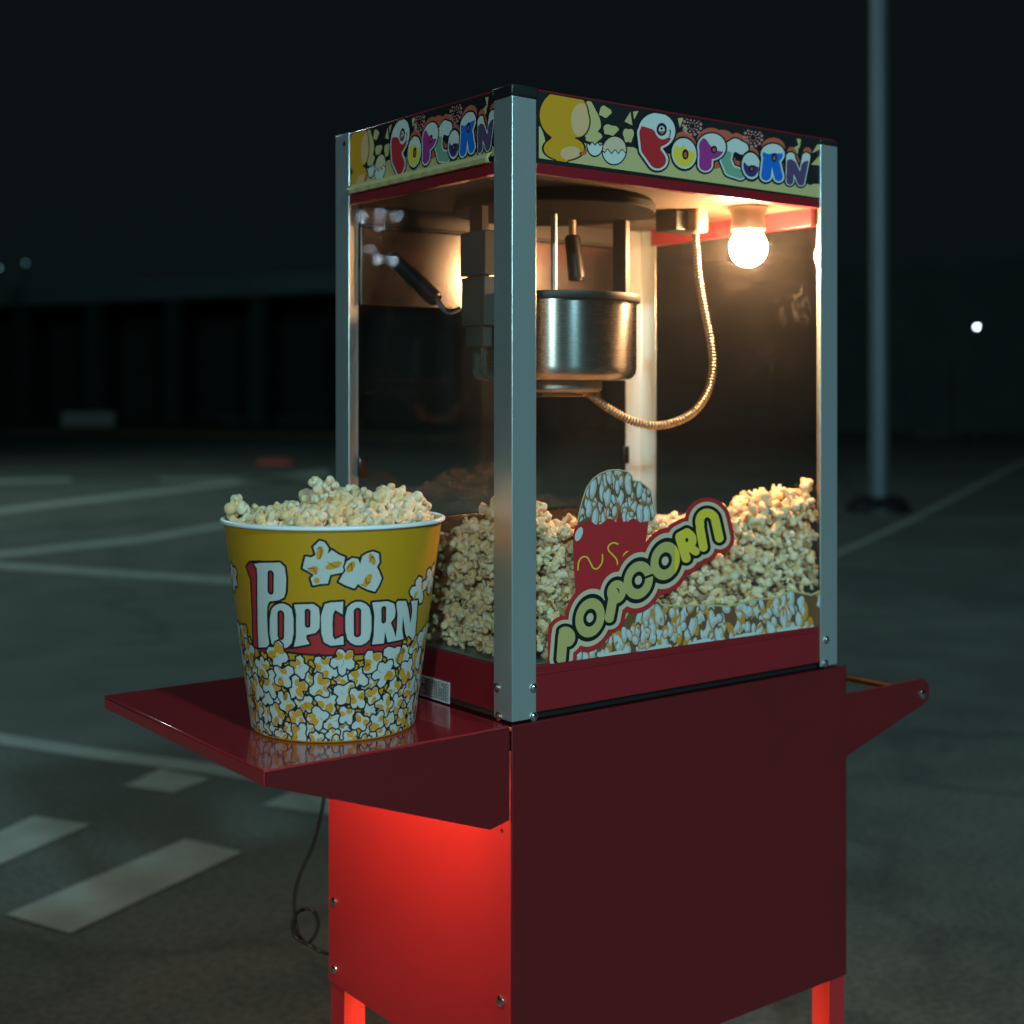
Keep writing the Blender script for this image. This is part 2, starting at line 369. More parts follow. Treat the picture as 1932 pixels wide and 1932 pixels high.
mk += band([(1560, 1056), (1588, 1042), (1697, 992), (1710, 987), (1797, 941), (1894, 890), (1960, 860)], 9)
for poly in ([(232, 1485), (303, 1453), (396, 1471), (328, 1498)], [(496, 1521), (550, 1496), (690, 1516), (640, 1543)],
             [(-190, 1655), (64, 1542), (171, 1558), (-80, 1668)], [(11, 1728), (350, 1585), (457, 1610), (132, 1764)]):
    mk.append([on_ground(*p) for p in poly])
rm = sheet('road_markings', mk, .004, M['paint']); tag(rm, kind='structure')
vg = MB(); A, B, C_, D = floor_at(-420, 62), floor_at(900, 46), floor_at(900, 36), floor_at(-420, 46)
vg.prism([D, C_, B, A], (0, 0, .12)); tag(vg.build('grass_verge', M['verge']), kind='structure')

# street lamps: the one beyond the cart on the right, and two more that light the lot from outside the picture
def street_lamp(loc, aim, label, height, watts, colr, first=None):
    x, y = loc; t = empty('street_lamp', (x, y, 0), label, 'street lamp', 'tall street lamps of the car park')
    MB().lathe((x, y, 0), [(.31, 0), (.31, .05), (.25, .13), (.16, .16)], 32).build('footing', M['black'], t)
    MB().lathe((x, y, .13), [(.098, 0), (.096, 1.2), (.088, height * .5), (.075, height)], 32).build('pole', M['pole'], t)
    d = (Vector((aim[0], aim[1], 0)) - Vector((x, y, 0))).normalized(); top = Vector((x, y, height))
    MB().tube(smooth_path([top + Vector((0, 0, -.1)), top + d * .15 + Vector((0, 0, .12)), top + d * .9 + Vector((0, 0, .22))], 6), .035).build('arm', M['pole'], t)
    n = Vector((-d.y, d.x, 0)); c = top + d * 1.15 + Vector((0, 0, .2)); b = MB()
    b.prism([c + d * i * .38 + n * j * .16 + Vector((0, 0, -.05)) for i, j in ((-1, -1), (1, -.7), (1, .7), (-1, 1))], (0, 0, .11))
    hd = b.build('lamp_head', M['pole'], t, bevel=.02)
    b = MB(); b.prism([c + d * i * .30 + n * j * .12 + Vector((0, 0, -.062)) for i, j in ((-1, -1), (1, -.7), (1, .7), (-1, 1))], (0, 0, .010))
    b.build('lens', emis('lamp_lens', colr, 14 if watts else .02), hd)
    if watts:
        ld = bpy.data.lights.new('lamp_light', 'SPOT'); ld.energy = watts; ld.color = colr; ld.shadow_soft_size = .3; ld.spot_size = math.radians(168); ld.spot_blend = .5
        lo = bpy.data.objects.new('lamp_light', ld); col.objects.link(lo); lo.parent = t; lo.location = c - Vector((x, y, 0)) + Vector((0, 0, -.45))
        q = Vector((aim[0], aim[1], 0)) - c; q.z = -.55 * q.length; lo.rotation_euler = q.to_track_quat('-Z', 'Y').to_euler()
    return t
pb = on_ground(1658, 966)
street_lamp((pb.x, pb.y), (pb.x + 3, pb.y - 1), 'slim grey street lamp pole on round black footing behind the cart', 8.2, 0, (.7, .9, 1))
street_lamp((-1.35, -10.0), (0, 0), 'street lamp shining on the front of the popcorn cart', 7.0, KEY_W, KEY_COL)
street_lamp((-11.5, -13.5), (-3, 3), 'street lamp far to the left shining on the cart shelf', 5.2, SIDE_W, SIDE_COL)
street_lamp((.4, 15.2), (6, 12), 'street lamp shining on the parking bays left of the cart', 7.5, FAR_W, (.62, 1.0, .92))

# far lamps
def far_lamp(name, pos, r, colr, s, label, group, down=True):
    x, y, z = pos; t = empty(name, (x, y, 0), label, 'lamp', group)
    MB().lathe((x, y, 0), [(.05, 0), (.035, z - .1)], 10).build('pole', M['black'], t)
    to = (Vector((CAM.x, CAM.y, z)) - Vector(pos)).normalized()
    MB().lathe(Vector(pos), [(r * 1.25, -.12), (r * 1.35, 0), (r * 1.25, .03)], 20, to).build('housing', M['black'], t)
    MB().dome(Vector(pos) + to * .031, r, to, r * .35, 20).build('lens', emis('far_lens', colr, s), t)
    return t
far_lamp('far_lamp', at_depth(1843, 617, 34), .028, (.80, .92, 1.0), 26., 'single white lamp glowing far off in the dark right of the pole', 'lamps far off in the dark')
far_lamp('far_lamp', at_depth(48, 496, 95), .08, (.35, .8, 1.0), .6, 'faint blue lamp above the long canopy, the whole one', 'lamps far off in the dark')
far_lamp('far_lamp', at_depth(-2, 506, 95), .08, (.45, .85, 1.0), 1.0, 'faint blue lamp above the canopy, cut by the picture edge', 'lamps far off in the dark')
# flood lights whose reflections stand in the left pane (mirror images of the seven spots in the glass)
FL = [[(682, 409, 1.), (717, 404, .95), (748, 407, .85), (716, 428, .6)], [(698, 470, .4), (714, 490, 1.1), (741, 492, 1.1)]]
for k, (cl, cx0, lab) in enumerate(((FL[0], 716, 'taller floodlight mast with four white lamps, mirrored in the glass'), (FL[1], 718, 'shorter floodlight mast with three white lamps, mirrored in the glass'))):
    def mir(px, py):
        p = at_depth(px, py, 62); return Vector((-p.x, p.y, p.z))
    c = mir(cx0, cl[0][1]); t = empty('floodlight_mast', (c.x, c.y, 0), lab, 'floodlight', 'floodlight masts beside the car park')
    zt = max(mir(x, y).z for x, y, _ in cl)
    MB().lathe((c.x, c.y + .3, 0), [(.16, 0), (.09, zt + .3)], 12).build('mast', M['pole'], t)
    for x, y, s in cl:
        p = mir(x, y); to = (Vector((0, .2, 1.2)) - p).normalized()
        h = MB().lathe(p, [(.08, -.2), (.14, -.03), (.15, .02)], 20, to).build('lamp_head', M['black'], t)
        MB().dome(p + to * .021, .07, to, .02, 20).build('lens', emis('flood_lens', (.62, .85, 1.0), 75 * s), h)

# long low canopy across the far side of the lot
cb0, cb1 = floor_at(-700, 66.5), floor_at(1150, 42.5)
dv = (cb1 - cb0).normalized(); nv = Vector((-dv.y, dv.x, 0)); Lc = (cb1 - cb0).length
cr = empty('canopy_building', cb0, 'long low open canopy with a pale fascia across the far side of the lot', 'building')
def cbx(u0, u1, n0, n1, z0, z1, b):
    P = [cb0 + dv * u + nv * n for u, n in ((u0, n0), (u1, n0), (u1, n1), (u0, n1))]; b.prism([p + Vector((0, 0, z0)) for p in P], (0, 0, z1 - z0)); return b
cbx(0, Lc, 0, .25, 4.72, 5.45, MB()).build('fascia', M['fascia'], cr)
cbx(0, Lc, .26, 9, 5.0, 5.3, MB()).build('roof', M['darkwall'], cr)
cbx(0, Lc, 9, 9.3, 0, 5.0, MB()).build('back_wall', M['darkwall'], cr)
for k in range(13): cbx(1.6 + k * Lc / 13, 2.05 + k * Lc / 13, .4, .85, 0, 4.98, MB()).build('column', M['darkwall'], cr)
db = MB(); q0, q1 = floor_at(1150, 47), floor_at(2250, 43); db.prism([q0, q1, q1 + FWD * 8, q0 + FWD * 8], (0, 0, 5.1)); dbw = db.build('dark_building', M['darkwall'])
tag(dbw, 'dark low building far behind the lamp pole on the dark side of the lot', 'building')
rb_ = MB(); rb_.prism([q0 - FWD * .15, q1 - FWD * .15, q1 + FWD * .3, q0 + FWD * .3], (0, 0, .5)); ro = rb_.build('parapet', M['darkwall'], dbw); ro.location.z = 5.1
# low barriers and a pale stand-in block in front of it
def barrier(px, dep, ln, label, m, h=.5):
    c = floor_at(px, dep); b = MB(); prof = [(-.28, 0), (.28, 0), (.25, .10), (.11, h * .6), (.09, h), (-.09, h), (-.11, h * .6), (-.25, .10)]
    t = RGT; f = FWD; b.prism([c - t * ln / 2 + f * a + Vector((0, 0, z)) for a, z in prof], t * ln)
    return tag(b.build('concrete_barrier', m, bevel=.02), label, 'barrier', 'low barriers at the far edge of the lot')
barrier(168, 47, 1.8, 'short pale block standing in for a pale smear under the canopy on the dark left', M['concrete'], .62)  # pale block added where only a faint pale smear is known
barrier(1765, 38, 1.25, 'concrete barrier at the edge of the lot right of the lamp pole', M['darkwall'], .28)
barrier(520, 55, 4.6, 'longer grey barrier on the verge beside the machine', M['darkwall'], .4)
c = on_ground(517, 878); b = MB(); b.prism([c + RGT * a + Vector((0, 0, z)) for a, z in ((-.32, 0), (.32, 0), (.26, .10), (-.26, .10))], FWD * .16)
tag(b.build('red_block', M['redpaint'], bevel=.01), 'small low red block standing in for a red patch on the far parking bays', 'wheel stop')  # low red block added for an unidentified red patch

# ================================================================== THE CART
ZS = .777
cart = empty('popcorn_cart', (.3, .21, 0), 'dark red sheet metal popcorn cart with a side shelf and push handle under the machine', 'cart')
W_, DP, ZB = .597, .427, .337
MB().box(0, W_, 0, .0016, ZB, ZS).build('front_panel', M['cart'], cart, bevel=.0006)
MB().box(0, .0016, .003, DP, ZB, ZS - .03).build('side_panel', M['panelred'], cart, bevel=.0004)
MB().box(W_ - .0016, W_, .003, DP, ZB, ZS - .004).build('side_panel', M['cart'], cart, bevel=.0004)
MB().box(.002, W_ - .002, DP - .0016, DP, ZB, ZS - .004).build('back_panel', M['cart'], cart)
MB().box(.003, W_ - .003, .003, DP - .003, ZS - .008, ZS - .003).build('top_plate', M['cart'], cart)
for (x, y, sx, sy) in ((.002, .003, 1, 1), (W_ - .002, .003, -1, 1), (.002, DP - .003, 1, -1), (W_ - .002, DP - .003, -1, -1)):
    b = MB(); t = .002; fl, fs = (.032, .056) if sx < 0 else (.054, .037)
    xs = sorted((x, x + sx * fl)); ys = sorted((y, y + sy * t)); b.box(*xs, *ys, .045, ZB + .1)
    xs = sorted((x, x + sx * t)); ys = sorted((y + sy * t, y + sy * fs)); b.box(*xs, *ys, .045, ZB + .1)
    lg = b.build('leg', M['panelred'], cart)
    b = MB(); cx_, cy_ = x + sx * .03, y + sy * .03
    b.lathe((cx_ - .012, cy_, .034), [(.030, 0), (.034, .004), (.034, .020), (.030, .024)], 24, (1, 0, 0)); b.box(cx_ - .02, cx_ + .02, cy_ - .02, cy_ + .02, .068, .074)
    b.box(cx_ - .019, cx_ - .016, cy_ - .014, cy_ + .014, .03, .068); b.box(cx_ + .016, cx_ + .019, cy_ - .014, cy_ + .014, .03, .068)
    b.build('caster', M['dark'], lg)
# side shelf with folded lip and tapering gusset plates
sh = MB()
sh.box(-.317, -.0020, .0015, .446, ZS - .003, ZS); sh.box(-.317, -.315, .0020, .4455, ZS - .017, ZS - .0032)
shelf = sh.build('side_shelf', M['shelf'], cart, bevel=.0012)
for y0, y1 in ((.0020, .0040), (.4435, .4455)):
    b = MB(); b.prism([(-.3148, y0, ZS - .0034), (-.0022, y0, ZS - .0034), (-.0022, y0, .6675), (-.030, y0, .6615), (-.3148, y0, ZS - .0165)], (0, y1 - y0, 0))
    b.build('gusset', M['cart'], shelf)
# push handle on the right: two brackets and a bar
ph = empty('push_handle', (W_ - .3, 0, .7)); ph.parent = cart; ph.location = Vector((W_ - .3, -.21, .7))
def bracket(y):
    pts = [(W_ + .0005, y, .733), (.775, y, .733)]
    for k in range(9):
        a = math.radians(80 - k * 16.5); pts.append((.782 + .021 * math.cos(a), y, .712 + .021 * math.sin(a)))
    pts += [(W_ + .0005, y, .640)]
    b = MB(); b.prism(pts, (0, .003, 0)); return b
for y in (.010, .412):
    o = bracket(y).build('bracket', M['cart'], ph, bevel=.0005)
    bb = MB(); yy = y - .0003 if y < .1 else y + .0033; bb.dome((.785, yy, .709), .0075, (0, -1 if y < .1 else 1, 0), .004, 16); bb.build('bolt', M['chrome'], o)
MB().tube([(.785, .0135, .711), (.785, .4115, .711)], .0062, 16).build('handle_bar', M['copper'], ph)
# bolts of the left side panel
b = MB()
for px, py in ((631, 1701), (631, 1829), (945, 1888)):
    p = on_x(px, py, 0); bb = MB(); bb.dome((-.0002, p.y, p.z), .0068, (-1, 0, 0), .0042, 16).build('bolt', M['chrome'], cart)
p = on_x(947, 1567, 0); MB().lathe((-.0002, p.y, p.z), [(.0026, 0), (.0024, .0006)], 12, (-1, 0, 0)).build('bolt_hole', M['black'], cart)
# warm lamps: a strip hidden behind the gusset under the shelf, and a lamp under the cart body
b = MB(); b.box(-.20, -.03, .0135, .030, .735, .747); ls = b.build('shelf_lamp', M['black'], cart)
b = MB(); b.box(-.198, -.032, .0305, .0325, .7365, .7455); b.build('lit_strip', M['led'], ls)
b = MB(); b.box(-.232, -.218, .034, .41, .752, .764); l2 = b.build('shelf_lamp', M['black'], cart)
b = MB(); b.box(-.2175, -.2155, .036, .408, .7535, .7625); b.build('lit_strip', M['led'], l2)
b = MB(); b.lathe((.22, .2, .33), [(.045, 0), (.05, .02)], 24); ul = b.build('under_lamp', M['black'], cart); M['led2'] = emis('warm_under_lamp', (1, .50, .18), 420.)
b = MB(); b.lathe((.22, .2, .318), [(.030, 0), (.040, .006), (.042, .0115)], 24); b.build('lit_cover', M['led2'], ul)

# power cord
cp = [(612, 1496, 2.03), (607, 1530, 2.03), (592, 1590, 2.04), (566, 1650, 2.04), (556, 1690, 2.04), (556, 1725, 2.04), (562, 1760, 2.04), (578, 1780, 2.05), (594, 1765, 2.05),
      (600, 1740, 2.06), (590, 1718, 2.06), (572, 1716, 2.06), (556, 1728, 2.03), (552, 1752, 2.03), (560, 1770, 2.03), (585, 1784, 2.02), (605, 1795, 2.02), (640, 1803, 2.0)]
tag(MB().tube(smooth_path([at_depth(*q) for q in cp], 6), .0029, 8).build('power_cord', M['cord']), 'thin black power cord with a loop hanging behind the cart', 'cord')

# ================================================================== THE POPCORN MACHINE
R, L, Z0 = .577, .408, .781
ZT, ZW0, ZW1, ZC = 1.5217, .843, 1.4225, 1.428            # banner top, window bottom / top, ceiling
mc = empty('popcorn_machine', (R / 2, L / 2, Z0), 'lit popcorn machine with aluminium corner posts, clear panes and a red base on the cart', 'popcorn machine')
PW = .036
def post(x, y, sx, sy, top):
    b = MB(); t = .0022
    xs = sorted((x, x + sx * PW)); ys = sorted((y, y + sy * t)); xt = sorted((x, x + sx * t)); yt = sorted((y, y + sy * PW))
    # one L-shaped extrusion
    pts = [(x, y), (x + sx * PW, y), (x + sx * PW, y + sy * t), (x + sx * t, y + sy * t), (x + sx * t, y + sy * PW), (x, y + sy * PW)]
    if sx * sy < 0: pts = pts[::-1]
    b.prism([(p[0], p[1], Z0) for p in pts], (0, 0, top - Z0)); return b.build('corner_post', M['alu'], mc, bevel=.0009)
pn = post(0, 0, 1, 1, 1.509); pr = post(R, 0, -1, 1, 1.512); pl = post(0, L, 1, -1, 1.5225); pk = post(R, L, -1, -1, 1.51)
def screw(pos, axis, par):
    b = MB(); b.lathe(pos, [(.0058, 0), (.0058, .0006)], 16, axis); b.dome(Vector(pos) + Vector(axis) * .0006, .0042, axis, .0026, 14); b.build('screw', M['chrome'], par)
for px, py in ((1007, 1298), (1007, 1352)): p = on_y(px, py, 0); screw((p.x, -.0001, p.z), (0, -1, 0), pn)
for px, py in ((938, 1297), (941, 1352)): p = on_x(px, py, 0); screw((-.0001, p.y, p.z), (-1, 0, 0), pn)
for px, py in ((1559, 1207), (1557, 1252)): p = on_y(px, py, 0); screw((p.x, -.0001, p.z), (0, -1, 0), pr)
p = on_x(650, 271, 0); MB().lathe((-.0001, p.y, p.z), [(.0036, 0), (.0034, .0006)], 12, (-1, 0, 0)).build('screw_hole', M['black'], pl)
p = on_x(941, 185, 0)
# black moulded caps over the front corner
b = MB(); b.prism([(-.001, -.001, 1.5095), (.0385, -.001, 1.5095), (.0385, .006, 1.5095), (.006, .0375, 1.5095), (-.001, .0375, 1.5095)], (0, 0, .0135)); b.build('corner_cap', M['black'], pn, bevel=.002)
b = MB(); b.box(R - .037, R + .001, -.001, .037, 1.5125, 1.5195); b.build('corner_cap', M['black'], pr, bevel=.002)
# red base with a recessed dark foot
b = MB(); b.box(.002, R - .002, .0024, L - .0024, Z0 + .006, ZW0 - .0005); b.build('base', M['red'], mc, bevel=.0012)
b = MB(); b.box(.010, R - .010, .010, L - .010, Z0 - .003, Z0 + .0058); b.build('foot', M['black'], mc)
b = MB(); b.box(.037, R - .037, .0005, .0022, ZW0 - .012, ZW0 - .0095); b.build('base_seam', M['red'], mc, bevel=.0004)
# tray floor and low back wall behind the popcorn
MB().box(.004, R - .004, .004, L - .004, ZW0, ZW0 + .0015).build('tray', M['steel_dull'], mc)
b = MB(); b.box(.036, R - .036, L - .006, L - .0042, ZW0 + .002, .985); b.box(.036, R - .036, L - .022, L - .0062, .978, .985); b.build('back_wall', M['panel_steel'], mc, bevel=.0008)
# red trims round the top of the windows, banner boxes, roof and ceiling
def around(z0, z1, ins, t, name, m, sides='fblr', dep=.0):
    if 'f' in sides: MB().box(.0364, R - .0364, ins, ins + t, z0, z1).build(name, m, mc, bevel=.0012)
    if 'b' in sides: MB().box(.0364, R - .0364, L - ins - t, L - ins, z0, z1).build(name, m, mc, bevel=.0012)
    if 'l' in sides: MB().box(ins, ins + t, .0364, L - .0364, z0, z1).build(name, m, mc, bevel=.0012)
    if 'r' in sides: MB().box(R - ins - t, R - ins, .0364, L - .0364, z0, z1).build(name, m, mc, bevel=.0012)
around(ZW1, ZW1 + .0125, .0012, .012, 'window_trim', M['red'], 'f')
around(ZW1, ZW1 + .0150, .0012, .012, 'window_trim', M['red'], 'l')
around(ZW1 - .02, ZW1 + .0125, .0012, .012, 'window_trim', M['red'], 'r')
around(ZW1 - .02, ZW1 + .0125, .0012, .012, 'rear_header', M['dark'], 'b')
MB().box(.0364, R - .0364, .0022, .006, ZW1 + .0127, ZT - .0022).build('sign_board', M['black'], mc)
MB().box(.0022, .006, .0364, L - .0364, ZW1 + .0152, ZT - .0022).build('sign_board', M['black'], mc)
MB().box(R - .006, R - .0022, .0364, L - .0364, ZW1 + .0127, ZT - .0022).build('sign_board', M['black'], mc)
MB().box(.0364, R - .0364, L - .006, L - .0022, ZW1 + .0127, ZT - .0022).build('sign_board', M['black'], mc)
MB().box(.0022, R - .0022, .0022, L - .0022, ZT - .002, ZT).build('roof', M['red'], mc, bevel=.0006)
MB().box(.014, R - .014, .014, L - .014, ZC, ZC + .004).build('ceiling', M['ceil'], mc)
# panes
def pane(x0, x1, y0, y1, z0, z1, face, m, name='glass_pane'):
    """a real sheet: the outer face carries film and reflection, the other faces are clear"""
    b = MB(); b.box(x0, x1, y0, y1, z0, z1); b.m = [0 if k == face else 1 for k in range(6)]; return b.build(name, [m, M['glass_in']], mc, smooth=False)
pane(.004, R - .004, .0026, .0054, ZW0, ZW1 - .0005, 2, M['glass'])
pane(.0026, .0054, .0060, L - .006, ZW0, ZW1 - .0005, 4, M['glass_left'])
pane(R - .0054, R - .0026, .0060, L - .006, ZW0, ZW1 - .0005, 4, M['glass_side'])
# sliding rear doors: clear sheet with an upper steel panel and small hinges
dr = pane(.037, R - .037, L - .0040, L - .0026, .986, 1.288, 2, M['glass_side'], 'rear_door')
for px, py in ((1178, 858), (682, 882)):
    p = on_y(px, py, L - .006); MB().box(p.x - .006, p.x + .006, L - .012, L - .0044, p.z - .014, p.z + .014).build('hinge', M['panel_steel'], dr, bevel=.001)
MB().box(.037, R - .037, L - .009, L - .0045, 1.289, 1.398).build('upper_panel', M['panel_steel'], mc, bevel=.0008)
MB().box(.037, R - .037, L - .016, L - .0045, 1.399, 1.4015).build('upper_panel_lip', M['dark'], mc)

def brushed(name, colr, rough, aniso):
    m = mat(name, colr, rough, 1., .12, 30, 0, stretch=(1.5, 1.5, 160), rvary=.05); t = m.node_tree; b_ = t.nodes["Principled BSDF"]
    tg = t.nodes.new("ShaderNodeTangent"); tg.direction_type = 'RADIAL'; tg.axis = 'Z'; t.links.new(tg.outputs[0], b_.inputs["Tangent"])
    b_.inputs["Anisotropic"].default_value = aniso; b_.inputs["Anisotropic Rotation"].default_value = .25; return m
M['kettle'] = brushed('brushed_kettle_steel', (.43, .41, .39), .27, .9)
# kettle: brushed pot with a dark rolled rim, hung between two brackets under a round lid plate
kx, ky, kr, kz0, kz1 = .224, .200, .113, 1.181, 1.296
kt = MB().lathe((kx, ky, kz0), [(.02, .0), (kr - .016, 0), (kr - .007, .0025), (kr - .0015, .009), (kr, .018), (kr, kz1 - kz0), (kr - .003, kz1 - kz0), (kr - .003, .02), (kr - .02, .006), (.02, .006)], 96).build('kettle', M['kettle'], mc, angle=50)
MB().lathe((kx, ky, kz1 - .010), [(kr + .0003, 0), (kr + .005, .001), (kr + .006, .006), (kr + .005, .0105), (kr - .002, .0115)], 96, cap=False).build('rim', M['dark'], kt)
MB().lathe((kx, ky, kz1 - .001), [(.008, .006), (kr - .004, .002), (kr - .004, .0), (.008, .003)], 64, cap=False).build('kettle_lid', M['steel_dull'], kt)
b = MB(); b.lathe((kx, ky, kz0 - .016), [(.062, 0), (.066, .004), (.066, .0155)], 48); b.box(kx - .03, kx + .075, ky - .012, ky + .012, kz0 - .022, kz0 - .0165); b.build('heater_base', M['steel_dull'], kt, bevel=.001)
MB().tube([(kx, ky, kz1 + .0055), (kx, ky, ZC - .013)], .0044, 16).build('stirrer_shaft', M['steel_dull'], kt)
lp = MB().lathe((kx, ky, 1.410), [(.137, 0), (.139, .002), (.139, .010), (.134, .0165)], 96).build('lid_plate', M['matt_black'], mc)
b = MB(); b.box(.343, .352, ky - .014, ky + .014, 1.270, 1.4095); b.box(.332, .3428, ky - .010, ky + .010, 1.272, 1.284); b.build('hanger', M['dark'], mc, bevel=.001)
b = MB(); b.lathe((.3525, ky, 1.282), [(.008, 0), (.008, .012), (.005, .014)], 20, (1, 0, 0)); b.build('pivot_pin', M['chrome'], kt)
b = MB(); b.box(.086, .106, ky - .028, ky + .028, 1.318, 1.376); b.box(.087, .1045, ky - .026, ky + .026, 1.252, 1.3165); hb = b.build('hanger_box', M['hbox'], mc, bevel=.0012)
b = MB(); b.box(.092, .102, ky - .014, ky + .014, 1.3765, 1.4095); b.build('hanger', M['black'], mc)
b = MB(); b.box(.090, .1035, ky - .020, ky + .020, 1.225, 1.2515); b.tube([(.098, ky - .01, 1.2245), (.098, ky - .01, 1.19), (.104, ky - .01, 1.184), (.112, ky - .01, 1.183)], .002, 8); b.build('hanger_foot', M['hbox'], hb, bevel=.001)
# dump handle (black grip on a bent rod) on the left, second grip behind the shaft
h0, h1 = at_depth(868, 582, 1.84), at_depth(846, 589, 1.845); h2, h3 = at_depth(824, 567, 1.85), at_depth(737, 484, 1.88)
hd = MB().tube(smooth_path([h0, h1, h2, h2.lerp(h3, .2)], 6), .0035, 10).build('dump_handle', M['chrome'], kt)
MB().tube([h2, h2.lerp(h3, .03), h2.lerp(h3, .5), h2.lerp(h3, .97), h3], [.009, .0112, .012, .0112, .008], 16).build('grip', M['grip'], hd)
gx, gy = at_depth(1080, 440, 1.96)[:2]; za, zb = at_depth(1080, 444, 1.96).z, at_depth(1086, 532, 1.96).z; q1 = at_depth(1088, 532, 1.95)
lh = MB().tube([(gx, gy, ZC - .001), (gx, gy, za - .01)], .0052, 12).build('lid_handle', M['socket'], mc)
MB().tube([(gx, gy, za), (gx, gy, za - .004), (q1.x, q1.y, zb + .004), (q1.x, q1.y, zb)], [.009, .0115, .0122, .009], 16).build('grip', M['grip'], lh)
# plug block and armoured hose
pp = at_depth(1312, 412, 1.985)
b = MB(); b.box(pp.x - .032, pp.x + .034, pp.y + .006, pp.y + .05, ZC - .030, ZC - .0005); b.build('outlet_box', M['black'], mc, bevel=.002)
pg = MB().box(pp.x - .013, pp.x + .013, pp.y - .016, pp.y + .0055, pp.z - .022, pp.z + .024).build('plug', M['plug'], mc, bevel=.007, seg=4)
hp = [(1312, 438, 1.985), (1314, 470, 1.985), (1318, 520, 1.98), (1328, 580, 1.97), (1340, 640, 1.96), (1345, 690, 1.955), (1337, 735, 1.95), (1316, 770, 1.94), (1285, 792, 1.93), (1240, 803, 1.92),
      (1195, 795, 1.91), (1150, 772, 1.90), (1110, 743, 1.89), (1078, 731, 1.885), (1050, 728, 1.885)]
path = smooth_path([at_depth(*q) for q in hp], 26)
ds = np.r_[0, np.cumsum([(path[i + 1] - path[i]).length for i in range(len(path) - 1)])]
nn = int(ds[-1] / .0008); tt = np.linspace(0, ds[-1], nn); Pn = np.array([list(p) for p in path])
res = [Vector((np.interp(t, ds, Pn[:, 0]), np.interp(t, ds, Pn[:, 1]), np.interp(t, ds, Pn[:, 2]))) for t in tt]
MB().tube(res, [.0052 + .0013 * math.sin(2 * math.pi * t / .0048) for t in tt], 14).build('armoured_hose', M['brass'], mc, angle=80)
# bulb and socket
bx, by, bz = .481, .080, 1.3696
bs = MB().lathe((bx, by, bz + .023), [(.020, 0), (.024, .002), (.025, .010), (.023, .022), (.027, .034)], 40).build('bulb_socket', M['socket'], mc)
MB().lathe((bx, by, bz), [(.0006, -.027), (.009, -.0255), (.017, -.021), (.0233, -.0135), (.0268, -.003), (.0262, .007), (.0225, .0155), (.0185, .0228)], 40).build('light_bulb', M['bulb'], bs)
# rating label on the left of the base
p0 = on_x(793, 1266, .002); p1 = on_x(849, 1330, .002)
lb = MB().box(.0012, .0018, p1.y, p0.y, p1.z + .001, p0.z - .004).build('rating_label', INK['grey'], mc)
b = MB(); yl = np.linspace(p1.y + .003, p0.y - .003, 4); zl = np.linspace(p1.z + .004, p0.z - .007, 7)
for z in zl: b.box(.0009, .0011, p1.y + .003, p0.y - .003, z - .0003, z + .0003)
for y in yl: b.box(.0009, .0011, y - .0003, y + .0003, zl[0] + .0004, zl[-1] - .0004)
for i in range(6):
    for j in range(3):
        n = random.randint(2, 4)
        for k in range(n): b.box(.0009, .0011, yl[j] + .004 + k * .004, yl[j] + .0065 + k * .004, (zl[i] + zl[i + 1]) / 2 - .0007, (zl[i] + zl[i + 1]) / 2 + .0007)
b.build('label_print', INK['black'], lb)

# ------------------------------------------------------------------ sign artwork (traced in the frame of the right banner)
def c2(x, y): return 983.6 + .32153 * x, 144.95 + .32153 * y
a = Art(88, 1762, 40, 720, 3)
Xg, Yg = a.X, a.Y
bot = 478 + (Xg - 95) * .1415                                    # lower edge line of the board in the trace
top = 78 + (Xg - 105) * .180
board = I_(top + 12 - Yg, Yg - (bot - 2) - (Xg > 1e9))
def clip(f): return I_(f, board, 103 - Xg, Xg - 1757)
hills = a.poly([(60, 520), (60, 300), (105, 280), (130, 330), (150, 420), (230, 380), (300, 360), (400, 400), (470, 380), (560, 430), (650, 405), (700, 440), (800, 445), (880, 450), (960, 520), (1100, 500), (1180, 480),
                (1260, 570), (1400, 560), (1560, 600), (1660, 610), (1690, 640), (1720, 625), (1800, 640), (1800, 800), (60, 800)], 1)
puffs = U(*[a.poly([(x + r * sx * math.cos(t) * (1 + .18 * math.sin(3 * t + ph)), y + r * sy * math.sin(t) * (1 + .2 * math.cos(4 * t + ph))) for t in np.linspace(0, 2 * math.pi, 18)[:-1]], 1)
            for x, y, r, sx, sy, ph in ((400, 260, 62, 1, 1.7, .3), (490, 205, 36, 1, .9, 1), (522, 312, 40, 1.1, .8, 2), (628, 345, 34, .9, 1.3, 3), (420, 350, 48, 1, .8, 1.4))])
tris = U(*[a.poly(t) for t in ([(605, 262), (640, 205), (652, 285)], [(655, 205), (688, 200), (662, 252)], [(918, 243), (952, 240), (930, 300)], [(950, 275), (978, 305), (952, 340)],
                               [(1615, 360), (1643, 357), (1632, 425)], [(1600, 415), (1628, 400), (1622, 455)], [(1706, 448), (1738, 395), (1752, 402), (1752, 425)], [(1700, 515), (1752, 460), (1752, 520)])])
P1 = U(a.ell(795, 318, 108, 106), a.seg([(742, 330), (752, 420), (800, 488)], 62), a.seg([(795, 320), (760, 400)], 72))
O1 = a.ell(955, 450, 72, 90, -8)
P2 = U(a.ell(1116, 412, 84, 80), a.seg([(1082, 430), (1080, 515)], 46))
C1 = a.seg([(1296, 420), (1255, 398), (1212, 425), (1200, 490), (1225, 550), (1285, 570)], 36)
O2 = a.ell(1348, 523, 54, 78, -6)
K1 = U(a.ell(1475, 455, 70, 62), a.seg([(1448, 470), (1436, 580)], 38), a.seg([(1490, 500), (1510, 588)], 34))
N1 = U(a.seg([(1580, 470), (1576, 612)], 26), a.seg([(1578, 470), (1640, 620)], 24), a.seg([(1642, 620), (1672, 470)], 24))
